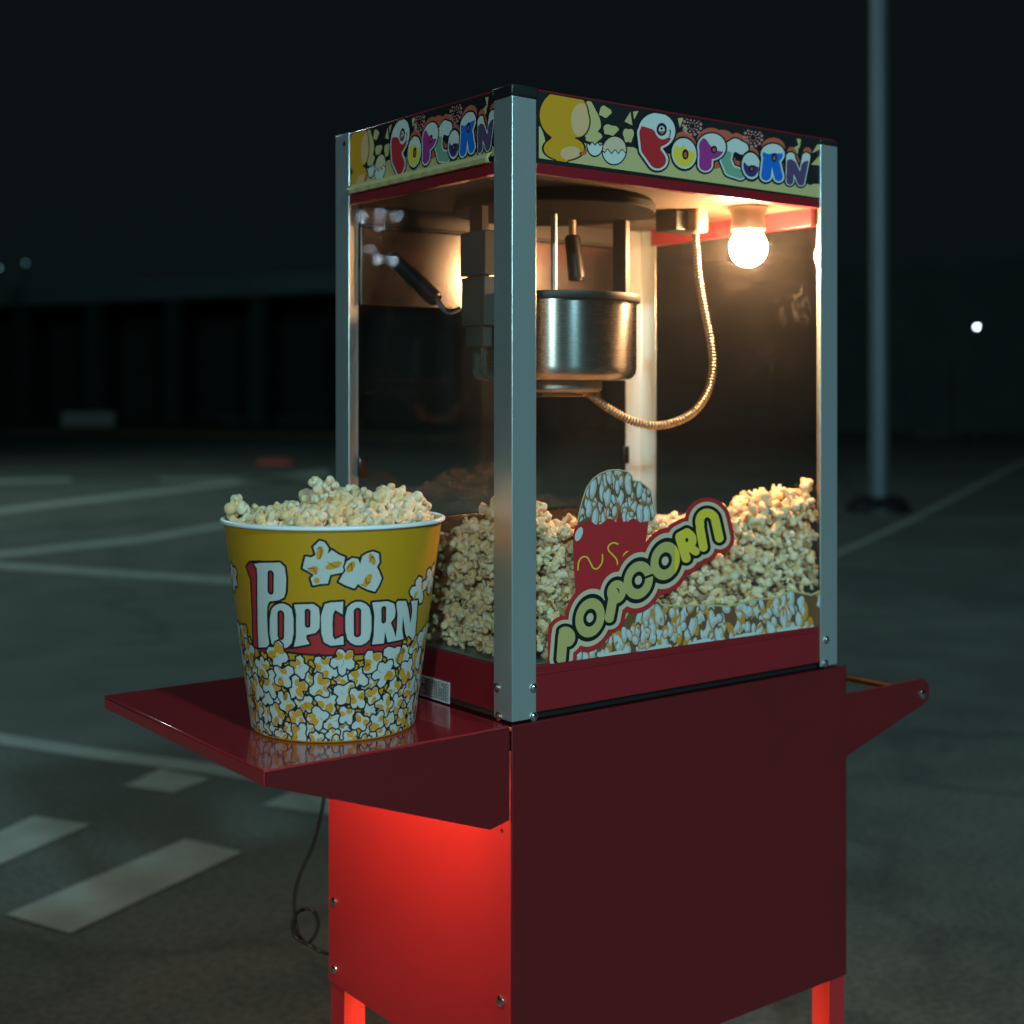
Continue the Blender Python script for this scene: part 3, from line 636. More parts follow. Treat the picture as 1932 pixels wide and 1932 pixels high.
LET = U(P1, O1, P2, C1, O2, K1, N1)
def shift(f, dx, dy):
    jx, jy = int(round(dx / 3)), int(round(dy / 3)); return np.roll(np.roll(f, jx, 1), jy, 0)
halo = U(shift(O1, 0, -40), shift(P2, -4, -34), shift(C1, 5, -34), shift(O2, 4, -34), shift(K1, 2, -36), shift(N1, 6, -34), shift(P2, 60, -20))
a.put(clip(hills), 'straw', 0); a.put(clip(puffs), 'straw', 0); a.put(clip(tris), 'straw', 0)
kern = U(a.ell(250, 225, 142, 148), a.ell(250, 420, 118, 70), a.seg([(210, 380), (240, 470)], 40), a.ell(330, 260, 70, 95))
a.put(clip(kern - 7), 'black', 1); a.put(clip(kern), 'gold', 2); a.put(clip(I_(kern + 4, U(a.ell(352, 255, 60, 100), a.ell(290, 450, 60, 42)))), 'peach', 3)
egg = a.ell(546, 432, 68, 80, 6); a.put(clip(egg - 7), 'black', 1); a.put(clip(egg), 'tan', 2)
zig = a.poly([(460, 420), (490, 450), (505, 425), (530, 455), (550, 430), (570, 455), (590, 428), (610, 448), (640, 430), (640, 560), (460, 560)])
a.put(clip(I_(egg, zig - 5)), 'black', 3); a.put(clip(I_(egg, zig)), 'sky', 4)
sh2 = I_(a.ell(432, 400, 44, 62), a.poly([(385, 385), (402, 405), (415, 385), (432, 405), (447, 388), (462, 408), (480, 395), (480, 480), (385, 480)]))
a.put(clip(sh2 - 6), 'black', 3); a.put(clip(sh2), 'sky', 4); a.put(clip(a.seg([(350, 450), (372, 448), (382, 425)], 9)), 'coral', 3)
a.put(clip(halo), 'coral', 1)
for fx, fy, ink in ((1002, 288, 'pink'), (1360, 356, 'pink')):
    dots = [a.ell(fx + r * math.cos(t + r), fy + r * math.sin(t + r), s_) for r, n, s_ in ((52, 13, 9), (34, 10, 6), (19, 8, 4.5)) for t in np.linspace(0, 2 * math.pi, n + 1)[:-1]]
    a.put(clip(U(*dots)), ink, 3)
for f in (C1, O2, P1, O1, P2, K1, N1): pass
def letter(f, lo, ink, lev, inner=9):
    a.put(clip(f - 9), 'black', lev); a.put(clip(f), 'sky', lev + 1); a.put(clip(I_(f + inner, lo)), ink, lev + 2)
letter(N1, U(a.poly([(1540, 505), (1580, 478), (1610, 500), (1640, 520), (1665, 490), (1710, 500), (1710, 700), (1540, 700)], 1)), 'plum', 4, 5)
letter(C1, a.poly([(1150, 440), (1200, 430), (1235, 445), (1320, 500), (1330, 640), (1150, 640)], 1), 'green', 5)
letter(P2, a.poly([(1000, 370), (1060, 355), (1085, 365), (1105, 400), (1140, 430), (1180, 440), (1200, 432), (1190, 470), (1130, 480), (1115, 600), (1000, 600)], 1), 'purple', 8)
letter(O2, a.poly([(1280, 490), (1310, 500), (1330, 525), (1360, 515), (1400, 535), (1420, 640), (1280, 640)], 1), 'navy', 8)
letter(O1, a.poly([(860, 390), (905, 400), (935, 418), (950, 395), (985, 440), (1030, 430), (1040, 560), (860, 560)], 1), 'lime', 11)
letter(K1, a.poly([(1380, 440), (1420, 440), (1450, 455), (1480, 445), (1520, 452), (1560, 440), (1560, 660), (1380, 660)], 1), 'blue', 11)
letter(P1, a.poly([(640, 300), (700, 285), (745, 300), (780, 310), (795, 350), (830, 372), (870, 350), (885, 375), (840, 415), (830, 440), (870, 520), (840, 580), (640, 580)], 2), 'red', 11, 12)
def hole(cx_, cy_, rx, ry, ink, lev=14):
    a.put(clip(a.ell(cx_, cy_, rx + 6, ry + 6)), 'black', lev); a.put(clip(a.ell(cx_, cy_ + 3, rx * .72, ry * .72)), ink, lev + 1)
hole(824, 308, 24, 32, 'sky'); a.put(clip(I_(a.ell(824, 311, 17, 24), 318 - Yg)), 'coral', 16); a.put(clip(a.ell(824, 303, 8, 8)), 'black', 17)
hole(963, 455, 13, 24, 'coral'); hole(1131, 425, 12, 16, 'coral'); hole(1352, 537, 9, 14, 'coral'); hole(1484, 474, 10, 20, 'coral')
a.put(clip(a.seg([(868, 312), (876, 318), (870, 352)], 3)), 'black', 14)
def place_right(u, v, lift):
    d = rays(*c2(u, v)); k = (.0022 - lift - CAMn[1]) / d[:, 1]; return CAMn[None] + d * k[:, None]
a.build('sign_print', place_right, mc, run=12)
# the same print, narrower, on the left sign: the board's x runs to the left board's y
def tx(px): return on_y(px, 300, 0).x
def sy_(px): return on_x(px, 300, 0).y
tP, tN = tx(c2(790, 0)[0]), tx(c2(1600, 0)[0]); sP, sN = sy_(752), sy_(908)
ks = (sN - sP) / (tN - tP)
def place_left(u, v, lift):
    P = place_right(u, v, 0.); y = sP + (P[:, 0] - tP) * ks; z = P[:, 2]
    y = np.clip(y, .0366, L - .0366); return np.stack([np.full_like(y, .0022 - lift), y, z + .0012], -1)
a2 = Art.__new__(Art); a2.xs, a2.ys, a2.X, a2.Y = a.xs, a.ys, a.X, a.Y
yy = sP + (np.array([on_y(c2(x, 300)[0], 300, .0022).x for x in a.xs]) - tP) * ks
okx = np.where((yy < L - .0368) & (yy > .0368), -1., 1.)[None] * np.ones_like(a.X)
a2.layers = [(I_(f, okx, (Yg - bot + 26)), ink, lev) for f, ink, lev in a.layers]
a2.build('sign_print', place_left, mc, run=12)
# curled foil edge hanging along the foot of the left sign
b = MB(); n = 40; vs = []; fs = []
for i in range(n + 1):
    y = .040 + (L - .078) * i / n; wv = .0016 * math.sin(i * 1.9) + .001 * math.sin(i * 4.3)
    z = ZW1 + .0165
    prof = [(.0019, z + .0105), (-.0012 - abs(wv) * .3, z + .0075), (-.0048 + wv * .4, z + .003), (-.0040 + wv * .5, z - .0018), (-.0012, z - .0026)]
    vs += [(px_, y, pz) for px_, pz in prof]
for i in range(n):
    for k in range(4): fs.append((i * 5 + k, i * 5 + k + 1, (i + 1) * 5 + k + 1, (i + 1) * 5 + k))
b.add(vs, fs); fo = b.build('sign_foil', INK['straw'], mc); sm = fo.modifiers.new('thick', 'SOLIDIFY'); sm.thickness = .0005

# ------------------------------------------------------------------ window sticker (traced in the frame of the front pane)
def c6(x, y): return 802.4 + .42863 * x, 869.7 + .42863 * y
s = Art(540, 1740, 20, 900, 2.5); X6, Y6 = s.X, s.Y
winbot = 905 - (X6 - 495) * .1405
def cl6(f): return I_(f, Y6 - (winbot - 4), 515 - X6, X6 - 1736)
def blobs(A_, region, n, x0, x1, y0, y1, rx, ry, inks, lev, seed, tilt=20):
    rr = np.random.default_rng(seed); pts = []; tries = 0
    while len(pts) < n and tries < 6000:
        tries += 1; p = (rr.uniform(x0, x1), rr.uniform(y0, y1))
        if all(abs(p[0] - q[0]) / (rx * 1.25) + abs(p[1] - q[1]) / (ry * 1.25) > 1.0 for q in pts): pts.append(p)
    fw, fc, fs_, fh = [np.full(A_.X.shape, 1e9) for _ in range(4)]
    for (x, y) in pts:
        k = rr.uniform(.6, 1.25); t0 = rr.uniform(-tilt, tilt); f = A_.ell(x, y, rx * k * .5, ry * k * .85, t0); hl = A_.ell(x - 3, y - ry * .12, rx * k * .26, ry * k * .55, t0)
        for _ in range(rr.integers(2, 6)):
            dx, dy, ex, ey, et = rr.normal(0, rx * .5), rr.normal(0, ry * .5), rx * rr.uniform(.2, .5), ry * rr.uniform(.25, .6), rr.uniform(-tilt, tilt)
            f = np.minimum(f, A_.ell(x + dx, y + dy, ex, ey, et)); hl = np.minimum(hl, A_.ell(x + dx - 2, y + dy - 5, ex * .55, ey * .6, et))
        gap = 2.0; f2 = np.maximum(f, -(fw - gap)); fw = np.minimum(fw, f2); fh = np.minimum(fh, np.maximum(hl, f2 + 2))
        fs_ = np.minimum(fs_, A_.ell(x + rr.normal(0, rx * .5), y + rr.normal(0, ry * .5), rx * .3, ry * .5, rr.uniform(-30, 30)))
        if rr.random() < .55: fc = np.minimum(fc, np.maximum(A_.ell(x + rr.normal(0, rx * .3), y + rr.normal(0, ry * .4), rx * rr.uniform(.1, .24), ry * rr.uniform(.15, .4), rr.uniform(-40, 40)), f2 + 1))
    A_.put(I_(region, fs_ - 6), inks[1], lev); A_.put(I_(region, fw + 1), 'ash', lev + 2); A_.put(I_(region, fh), inks[0], lev + 3); A_.put(I_(region, fc), inks[2], lev + 4)
strip = s.poly([(640, 860), (690, 800), (800, 740), (880, 690), (905, 640), (960, 640), (1010, 590), (1040, 632), (1130, 640), (1240, 632), (1330, 640), (1450, 612), (1560, 600), (1610, 570), (1700, 590), (1740, 570), (1740, 740), (640, 900)])
s.put(cl6(strip - 4), 'straw', 0); s.put(cl6(strip + 4), 'brown', 1)
blobs(s, cl6(strip + 4), 95, 650, 1740, 570, 880, 30, 50, ('pearl', 'amber', 'amber', 'toffee'), 2, 3)
for k in range(5):                                       # torn, lifting lower edge
    x = 760 + k * 190; s.put(cl6(s.poly([(x, 870 - (x - 760) * .14), (x + 60, 838 - (x - 760) * .14), (x + 150, 832 - (x - 760) * .14), (x + 90, 858 - (x - 760) * .14)], 1)), 'sky', 6)
pile = s.poly([(668, 290), (680, 230), (692, 180), (712, 120), (740, 80), (770, 58), (805, 44), (850, 40), (890, 50), (908, 66), (912, 88), (940, 92), (966, 108), (992, 135), (1000, 180), (1012, 235), (1000, 262), (940, 275), (880, 268), (820, 280), (720, 290)])
box = s.poly([(665, 288), (720, 262), (800, 190), (880, 255), (985, 252), (976, 320), (968, 372), (900, 470), (780, 560), (700, 620), (655, 665), (662, 590), (652, 440), (650, 350)])
s.put(cl6(pile - 5), 'tan', 5); s.put(cl6(pile), 'brown', 6)
s.put(cl6(U(box, s.ell(672, 320, 18, 40))), 'red', 7)
s.put(cl6(s.ell(676, 322, 15, 32, 20)), 'pearl', 9)
blobs(s, cl6(I_(pile + 2, Y6 - 268 - 14 * np.sin(X6 * .06))), 42, 670, 1010, 50, 275, 24, 46, ('pearl', 'toffee', 'tan', 'toffee'), 9, 5, 12)
for q in ([(672, 480), (675, 446), (690, 424), (712, 424), (728, 450), (740, 472), (760, 472), (778, 446), (780, 412)], [(848, 366), (828, 360), (808, 372), (806, 392), (826, 414), (844, 438), (846, 475)], [(865, 442), (876, 410), (892, 399), (910, 406)], [(958, 398), (966, 402)]):
    sp = [tuple(p)[:2] for p in smooth_path([(x, y, 0) for x, y in q], 5)]; s.put(cl6(s.seg(sp, 3.2)), 'lime', 9)
def arc(cx_, cy_, rx, ry, a0, a1, rot=0, n=22):
    out = []; r_ = math.radians(rot)
    for t in np.linspace(math.radians(a0), math.radians(a1), n):
        u, v = rx * math.cos(t), ry * math.sin(t); out.append((cx_ + u * math.cos(r_) - v * math.sin(r_), cy_ + u * math.sin(r_) + v * math.cos(r_)))
    return out
SW = 22
def ring(cx_, cy_, rx, ry, rot, w_): return np.abs(s.ell(cx_, cy_, rx, ry, rot)) - w_
cut = lambda f, a0, b0, r0: I_(f, -s.seg([a0, b0], r0))
txt = U(s.seg([(598, 872), (606, 770)], 21), s.seg(arc(618, 775, 24, 28, -120, 60, 0), 18),
        ring(725, 690, 46, 64, 14, 17),
        U(s.seg([(810, 692), (831, 580)], 20), ring(842, 576, 27, 34, 14, 14)),
        cut(ring(938, 525, 46, 62, 14, 17), (945, 522), (1020, 494), 5),
        ring(1056, 440, 46, 62, 14, 17),
        U(s.seg([(1120, 335), (1148, 428)], 20), s.seg([(1122, 332), (1152, 316)], 20), s.seg(arc(1152, 346, 24, 28, -100, 80, -12), 18), s.seg([(1162, 378), (1190, 398)], 18)),
        U(s.seg([(1224, 380), (1210, 300)], 19), s.seg(arc(1244, 272, 36, 44, 180, 340, -14), 19), s.seg([(1277, 262), (1294, 340)], 19)))
back = txt - 34
s.put(cl6(s.poly([(1010, 245 + 80), (1170, 190), (1200, 195), (1060, 330)]) + 400), 'red', 10)
txo = U(txt, *[s.ell(x, y, r1_, r2_, 14) for x, y, r1_, r2_ in ((725, 690, 40, 58), (938, 525, 40, 56), (1056, 440, 40, 56))])
s.put(cl6(txo - 48), 'red', 10); s.put(cl6(txo - 30), 'cream', 11); s.put(cl6(txt - 14), 'black', 12)
s.put(cl6(I_(txt, X6 - 1095)), 'lemon', 13); s.put(cl6(I_(txt, 1096 - X6)), 'lime', 13)
def place_front(u, v, lift):
    d = rays(*c6(u, v)); k = (.0026 - lift - CAMn[1]) / d[:, 1]; return CAMn[None] + d * k[:, None]
s.build('window_sticker', place_front, mc, run=14, base=.0002, dz=.00008)

# ================================================================== THE BUCKET
BC = Vector((-.158, .137, ZS)); RB, RTp, BH = .0945, .1265, .243
bk = empty('popcorn_bucket', BC + Vector((0, 0, .0006)), 'yellow popcorn bucket printed with white lettering, heaped with popcorn on the red shelf', 'bucket')
prof = [(RB - .004, .0012), (RB - .001, .0006), (RB, .002), (RTp, BH - .004), (RTp - .0012, BH - .004), (RB - .001, .004), (.002, .004)]
MB().lathe(BC, prof, 192, cap=False).build('cup_body', INK['yellow'], bk, angle=60)
MB().lathe(BC, [(.001, .001), (RB - .004, .0012)], 96, cap=False).build('cup_base', M['cup'], bk)
MB().lathe(BC + Vector((0, 0, BH - .004)), [(RTp - .0048, -.02), (RTp - .0018, 0), (RTp - .0004, .0034), (RTp + .0012, .0034), (RTp + .0034, .0024), (RTp + .0040, 0), (RTp + .0030, -.0018), (RTp + .0006, -.0014)], 192, cap=False).build('rim', M['cup'], bk, angle=80)
def cup_r(h): return RB + (RTp - RB) * (h - .002) / (BH - .006)
def cup_hit(px, py):
    """where a line of sight meets the cup: arc length at mid radius (mm, to the right) and height (mm)"""
    d = ray(px, py); lo = None
    for k in np.linspace(1.2, 2.0, 1601):
        p = CAM + d * k; h = p.z - BC.z; r = cup_r(h); q = math.hypot(p.x - BC.x, p.y - BC.y)
        if q <= r: lo = p; break
        if lo is None and (k == 1.2 or q - r < best): best = q - r; near = p
    p = lo or near; th = math.atan2((p - BC).dot(RGT), -(p - BC).dot(FWD)); return th * 112., (p.z - BC.z) * 1000
def b5(x, y): return cup_hit(403.8 + .2894 * x, 869.7 + .2894 * y)
def B5(pts): return [b5(*p) for p in pts]
K5 = .167                                                  # mm per trace unit
ba = Art(-205, 205, 2.6, 238, .6); Xb, Yb = ba.X, ba.Y
def piece(cx_, cy_, r, rot, rr, lobes=None):
    n = lobes or rr.integers(4, 6); pts = []
    for k in range(n):
        t = rot + 2 * math.pi * k / n + rr.normal(0, .14); q = r * rr.uniform(.8, 1.1); wd = rr.uniform(.26, .42); dp = r * rr.uniform(.48, .66)
        t2 = rot + 2 * math.pi * (k + .5) / n
        pts += [(cx_ + q * .92 * math.cos(t - wd), cy_ + q * .92 * math.sin(t - wd)), (cx_ + q * 1.05 * math.cos(t), cy_ + q * 1.05 * math.sin(t)), (cx_ + q * .9 * math.cos(t + wd), cy_ + q * .9 * math.sin(t + wd)), (cx_ + dp * math.cos(t2), cy_ + dp * math.sin(t2))]
    return pts
rb = np.random.default_rng(21); PTS = []
edge = lambda x: 100 + 3 * math.sin(x * .09) + 3 * math.sin(x * .23 + 1) + 12 * (x < -88) + 12 * (abs(x) > 98)
tries = 0
while len(PTS) < 900 and tries < 40000:
    tries += 1; p = (rb.uniform(-204, 204), rb.uniform(-4, 120)); r = 9.6 + 5.4 * (p[1] / 100) + rb.uniform(-1.8, 1.8)
    if p[1] > edge(p[0]) - r * .6: continue
    if all(math.hypot(p[0] - q[0], (p[1] - q[1])) > .68 * (r + q[2]) for q in PTS): PTS.append((*p, r))
tries = 0; extra = []
while tries < 14000:
    tries += 1; p = (rb.uniform(-204, 204), rb.uniform(-2, 112)); r = 4.4 + rb.uniform(-.8, 1.4)
    if p[1] > edge(p[0]) - 6: continue
    if all(math.hypot(p[0] - q[0], p[1] - q[1]) > .86 * (q[2] + r * .55) for q in PTS + extra): extra.append((*p, r))
NBIG = len(PTS); PTS += extra
white = np.full(Xb.shape, 1e9); goldp = white.copy(); orange = white.copy(); gold = white.copy(); lines = white.copy(); outl = white.copy()
def local(x, y, r):
    i0, i1 = np.searchsorted(ba.xs, [x - r, x + r]); j0, j1 = np.searchsorted(ba.ys, [y - r, y + r]); return slice(j0, j1), slice(i0, i1)
for n_, (x, y, r) in enumerate(PTS):
    sl = local(x, y, r * 1.5)
    if Xb[sl].size == 0: continue
    pts = piece(x, y, r * 1.12, rb.uniform(0, 6.28), rb); f = ba.poly(pts, 0, Xb[sl], Yb[sl])
    keep = I_(f, -(np.minimum(white[sl], goldp[sl]) - 1.9)); (white if n_ < NBIG else goldp)[sl] = np.minimum((white if n_ < NBIG else goldp)[sl], keep); outl[sl] = np.minimum(outl[sl], f)
    for k in range(rb.integers(2, 5)):
        t = rb.uniform(0, 6.28); e = ba.ell(x + r * .66 * math.cos(t), y + r * .66 * math.sin(t), r * rb.uniform(.4, .6), r * rb.uniform(.26, .38), math.degrees(t) + rb.uniform(-50, 50), Xb[sl], Yb[sl])
        tgt = orange if rb.random() < .8 - .006 * y else gold; tgt[sl] = np.minimum(tgt[sl], I_(e, keep + .35))
    t = rb.uniform(0, 6.28); c_, s_ = math.cos(t), math.sin(t)
    ux = (Xb[sl] - x) * c_ + (Yb[sl] - y) * s_; uy = -(Xb[sl] - x) * s_ + (Yb[sl] - y) * c_
    ln = I_(np.abs(uy - r * .18 * np.sin(ux / r * 4)) - .30, np.abs(ux - r * .3) - r * .34); lines[sl] = np.minimum(lines[sl], I_(ln, keep + .5))
lower = U(outl - 2.0, Yb - 86)
# upper pair of popped kernels and those at the two sides
up1 = B5([(648, 560), (688, 520), (722, 530), (748, 570), (740, 608), (768, 580), (800, 602), (815, 612), (854, 626), (842, 690), (850, 725), (795, 735), (758, 742), (750, 770), (742, 798), (690, 802), (645, 812), (630, 765), (652, 742), (622, 722), (578, 700), (597, 622), (638, 628), (664, 612)])
up2 = B5([(864, 655), (900, 632), (938, 638), (952, 672), (965, 620), (1000, 600), (1035, 590), (1074, 604), (1078, 660), (1060, 692), (1075, 720), (1092, 765), (1074, 810), (1048, 852), (1000, 838), (960, 818), (938, 800), (915, 832), (860, 812), (813, 787), (835, 745), (858, 715), (850, 690)])
upf = [ba.poly(up1), ba.poly(up2)]; u3 = []
for x0, y0 in ((-128, 178), (-160, 170), (122, 162), (150, 172)): u3.append(ba.poly(piece(x0, y0, 17, .4 + x0, rb, 5)))
UP = U(*upf, *u3)
def lob(x, y, rx, ry, rot): q = b5(x, y); return ba.ell(q[0], q[1], rx * K5, ry * K5, rot)
upg = U(lob(690, 600, 20, 45, -15), lob(780, 680, 52, 22, 20), lob(640, 720, 45, 28, 40), lob(670, 780, 18, 20, 0), lob(890, 690, 40, 22, 60), lob(1000, 780, 22, 48, -25), lob(1030, 640, 18, 42, 25), lob(960, 810, 40, 10, 10), *[ba.ell(x0 + dx, y0 + dy, 5, 2.6, 50 * dx) for x0, y0 in ((-128, 178), (-160, 170), (122, 162), (150, 172)) for dx, dy in ((6, 5), (-6, -4))])
upl = U(*[ba.seg(B5(q), .35) for q in ([(668, 575), (690, 560), (700, 590), (690, 640)], [(740, 660), (790, 690), (815, 690)], [(610, 700), (650, 700), (670, 740)], [(985, 760), (995, 800), (1020, 790)], [(870, 700), (895, 665), (900, 720)], [(1010, 660), (1030, 620), (1045, 640)])])
# lettering
def rr_(x0, y0, x1, y1, c=.3):
    w_, h_ = (x1 - x0) * c, (x1 - x0) * c; return B5([(x0 + w_, y0), (x1 - w_, y0), (x1, y0 + h_), (x1, y1 - h_), (x1 - w_, y1), (x0 + w_, y1), (x0, y1 - h_), (x0, y0 + h_)])
def cap_(x, y0, y1, r): return ba.seg(B5([(x, y0 + r), (x, y1 - r)]), r * K5)
def PL(q, rnd=0): return ba.poly(B5(q), rnd)
bigP = I_(PL([(262, 672), (300, 664), (432, 662), (462, 690), (472, 760), (470, 850), (458, 890), (420, 908), (362, 916), (350, 950), (348, 1010), (352, 1110), (362, 1190), (352, 1212), (294, 1216), (288, 1100), (286, 760), (282, 700)]), -cap_(371, 712, 872, 24))
o1 = I_(ba.poly(rr_(366, 930, 520, 1222), 1), -cap_(437, 972, 1168, 26))
p2 = I_(PL([(524, 936), (560, 934), (650, 932), (684, 958), (690, 1010), (688, 1090), (664, 1120), (604, 1134), (604, 1160), (624, 1192), (522, 1212), (536, 1150), (538, 1000)]), -cap_(611, 962, 1088, 19))
c1 = I_(PL([(722, 932), (760, 922), (842, 916), (838, 1000), (812, 985), (790, 970), (776, 1000), (772, 1060), (774, 1140), (788, 1165), (812, 1150), (842, 1140), (846, 1196), (760, 1204), (716, 1180), (700, 1120), (698, 1010)]), -cap_(806, 985, 1155, 20))
o3 = I_(ba.poly(rr_(856, 918, 1024, 1200), 1), -cap_(934, 955, 1150, 25))
r1 = I_(PL([(1030, 922), (1130, 914), (1172, 930), (1182, 975), (1176, 1020), (1150, 1055), (1168, 1100), (1186, 1170), (1130, 1182), (1112, 1110), (1106, 1188), (1028, 1196), (1040, 1140), (1044, 1000)]), -cap_(1105, 945, 1060, 18))
n1 = PL([(1186, 930), (1196, 912), (1250, 912), (1262, 960), (1278, 1060), (1290, 980), (1284, 912), (1326, 908), (1318, 1010), (1306, 1166), (1262, 1172), (1244, 1120), (1228, 1010), (1224, 1100), (1232, 1160), (1180, 1172), (1190, 1090), (1194, 1000)])
TXT = U(bigP, o1, p2, c1, o3, r1, n1)
redx = U(PL([(216, 690), (236, 664), (300, 662), (300, 1290), (262, 1290), (256, 1000), (246, 770), (226, 725)]), PL([(330, 1190), (400, 1220), (520, 1226), (620, 1196), (640, 1150), (700, 1160), (760, 1206), (1030, 1200), (1312, 1170), (1306, 1228), (1100, 1236), (900, 1256), (760, 1262), (560, 1250), (480, 1238), (290, 1296), (290, 1190)]),
         PL([(350, 700), (400, 700), (400, 880), (350, 880)]), PL([(400, 960), (1312, 930), (1300, 1180), (400, 1190)]))
redx = I_(redx, TXT - 9 * K5 * 9)
hid = U(I_(outl, Yb - 64.))
ba.put(I_(lower, Yb - 132), 'black', 5)
ba.put(redx - 2.5, 'black', 1); ba.put(redx, 'red', 2)
ba.put(TXT - 2.4, 'black', 3); ba.put(TXT, 'white', 4)
ba.put(UP - 2.3, 'black', 1); UP = U(I_(upf[0], -(upf[1] - 1.7)), *upf[1:], *u3); ba.put(UP, 'white', 2); ba.put(I_(UP + .8, upg), 'gold', 3); ba.put(I_(UP + .8, upl), 'black', 4)
ba.put(I_(outl - 1.3, 63 - Yb, 60 - np.abs(Xb) ) + 0, 'black', 1) if False else None
ba.put(white, 'white', 6); ba.put(goldp, 'gold', 6); ba.put(orange, 'orange', 7); ba.put(gold, 'gold', 7); ba.put(lines, 'black', 8)
def place_cup(u, v, lift):
    th = u / 112.; h = v / 1000.; r = RB + (RTp - RB) * (h - .002) / (BH - .006) + lift
    dirs = RGn[None] * np.sin(th)[:, None] - FWn[None] * np.cos(th)[:, None]
    return np.array(BC)[None] + dirs * r[:, None] + np.array([0, 0, 1.])[None] * h[:, None]
ba.build('printed_label', place_cup, bk, run=4, base=.00018, dz=.00006)

# ================================================================== POPCORN
def ico(sub):
    import bmesh
    bm = bmesh.new(); bmesh.ops.create_icosphere(bm, subdivisions=sub, radius=1); V = np.array([v.co[:] for v in bm.verts]); Fc = np.array([[v.index for v in f.verts] for f in bm.faces]); bm.free(); return V / np.linalg.norm(V, axis=1)[:, None], Fc
IV, IF = ico(4)
def kernel(seed):
    """a burst kernel: a few unequal puffs round a core, pulled into folds and torn edges"""
    r_ = np.random.default_rng(seed); n = r_.integers(7, 12); K = 26.; acc = np.exp(K * .34) * np.ones(len(IV)); cs = []
    for k in range(n):
        for _ in range(30):
            c = r_.normal(size=3); c /= np.linalg.norm(c)
            if all(np.dot(c, q) < .70 for q in cs): break
        cs.append(c); c = c * r_.uniform(.38, .78) * np.array([1, 1, .78]); rr2 = r_.uniform(.16, .40)
        d = IV @ c; disc = d * d - c @ c + rr2 * rr2; acc += np.where(disc > 0, np.exp(K * (d + np.sqrt(np.maximum(disc, 0)))), 0)
    rad = np.log(acc) / K
    for k in range(12):                                   # folds
        u = r_.normal(size=3); u /= np.linalg.norm(u); v = r_.normal(size=3); v /= np.linalg.norm(v)
        q = IV @ u + .12 * np.sin(5 * (IV @ v)); rad = rad - r_.uniform(.06, .20) * np.exp(-(q / .055) ** 2) * np.clip((IV @ v) * 2.2, 0, 1)
    for k in range(50):
        c = r_.normal(size=3); c /= np.linalg.norm(c); g_ = np.exp(-(1 - IV @ c) / r_.uniform(.003, .02)); rad = rad + g_ * r_.uniform(-.11, .12)
    V = IV * np.maximum(rad, .15)[:, None]; V /= np.sort(np.abs(V).max(0))[1]; V = V * np.minimum(1., 1.15 / np.linalg.norm(V, axis=1))[:, None]
    hd = r_.normal(size=3); hd /= np.linalg.norm(hd); hull = np.clip(((IV @ hd) - .74) / .10, 0, 1) * (rad < np.quantile(rad, .6))
    butter = np.clip(.42 + .45 * np.sin(3 * (IV @ r_.normal(size=3))) + r_.normal(0, .08, len(IV)), 0, 1)
    return V, hull, butter
KER = [kernel(100 + k) for k in range(24)]
pm = bpy.data.materials.new('popped_corn'); pm.use_nodes = True; t = pm.node_tree; pbs = t.nodes["Principled BSDF"]; pbs.inputs["Roughness"].default_value = .7
at1 = t.nodes.new("ShaderNodeAttribute"); at1.attribute_name = 'hull'; at2 = t.nodes.new("ShaderNodeAttribute"); at2.attribute_name = 'butter'
ma = t.nodes.new("ShaderNodeMix"); ma.data_type = 'RGBA'; ma.inputs[6].default_value = (.86, .70, .50, 1); ma.inputs[7].default_value = (.84, .52, .22, 1)
mb_ = t.nodes.new("ShaderNodeMix"); mb_.data_type = 'RGBA'; mb_.inputs[7].default_value = (.30, .12, .035, 1)
t.links.new(at2.outputs["Fac"], ma.inputs[0]); t.links.new(ma.outputs[2], mb_.inputs[6]); t.links.new(at1.outputs["Fac"], mb_.inputs[0]); t.links.new(mb_.outputs[2], pbs.inputs["Base Color"])
ns = t.nodes.new("ShaderNodeTexNoise"); ns.inputs["Scale"].default_value = 260; ns.inputs["Detail"].default_value = 5; ns.inputs["Roughness"].default_value = .62; ns.inputs["Distortion"].default_value = .8; tcn = t.nodes.new("ShaderNodeTexCoord"); t.links.new(tcn.outputs["Object"], ns.inputs["Vector"])
bpn = t.nodes.new("ShaderNodeBump"); bpn.inputs["Strength"].default_value = .9; bpn.inputs["Distance"].default_value = .003; t.links.new(ns.outputs["Fac"], bpn.inputs["Height"]); t.links.new(bpn.outputs[0], pbs.inputs["Normal"])
pbs.inputs["Subsurface Weight"].default_value = .25; pbs.inputs["Subsurface Radius"].default_value = (1, .7, .4); pbs.inputs["Subsurface Scale"].default_value = .004
def rotm(r_):
    q = r_.normal(size=4); q /= np.linalg.norm(q); a_, b_, c_, d_ = q
    return np.array([[1 - 2 * (c_ * c_ + d_ * d_), 2 * (b_ * c_ - a_ * d_), 2 * (b_ * d_ + a_ * c_)], [2 * (b_ * c_ + a_ * d_), 1 - 2 * (b_ * b_ + d_ * d_), 2 * (c_ * d_ - a_ * b_)], [2 * (b_ * d_ - a_ * c_), 2 * (c_ * d_ + a_ * b_), 1 - 2 * (b_ * b_ + c_ * c_)]])
def raw_mesh(name, V, Fc, hull, butter):
    me = bpy.data.meshes.new(name); me.vertices.add(len(V)); me.vertices.foreach_set("co", V.astype(np.float32).ravel()); me.loops.add(Fc.size); me.loops.foreach_set("vertex_index", Fc.astype(np.int32).ravel())
    me.polygons.add(len(Fc)); me.polygons.foreach_set("loop_start", np.arange(0, Fc.size, 3, dtype=np.int32))
    for nm, arr in (('hull', hull), ('butter', butter)):
        at = me.attributes.new(nm, 'FLOAT', 'POINT'); at.data.foreach_set('value', arr.astype(np.float32))
    me.materials.append(pm); me.update(calc_edges=True); me.shade_smooth(); return me
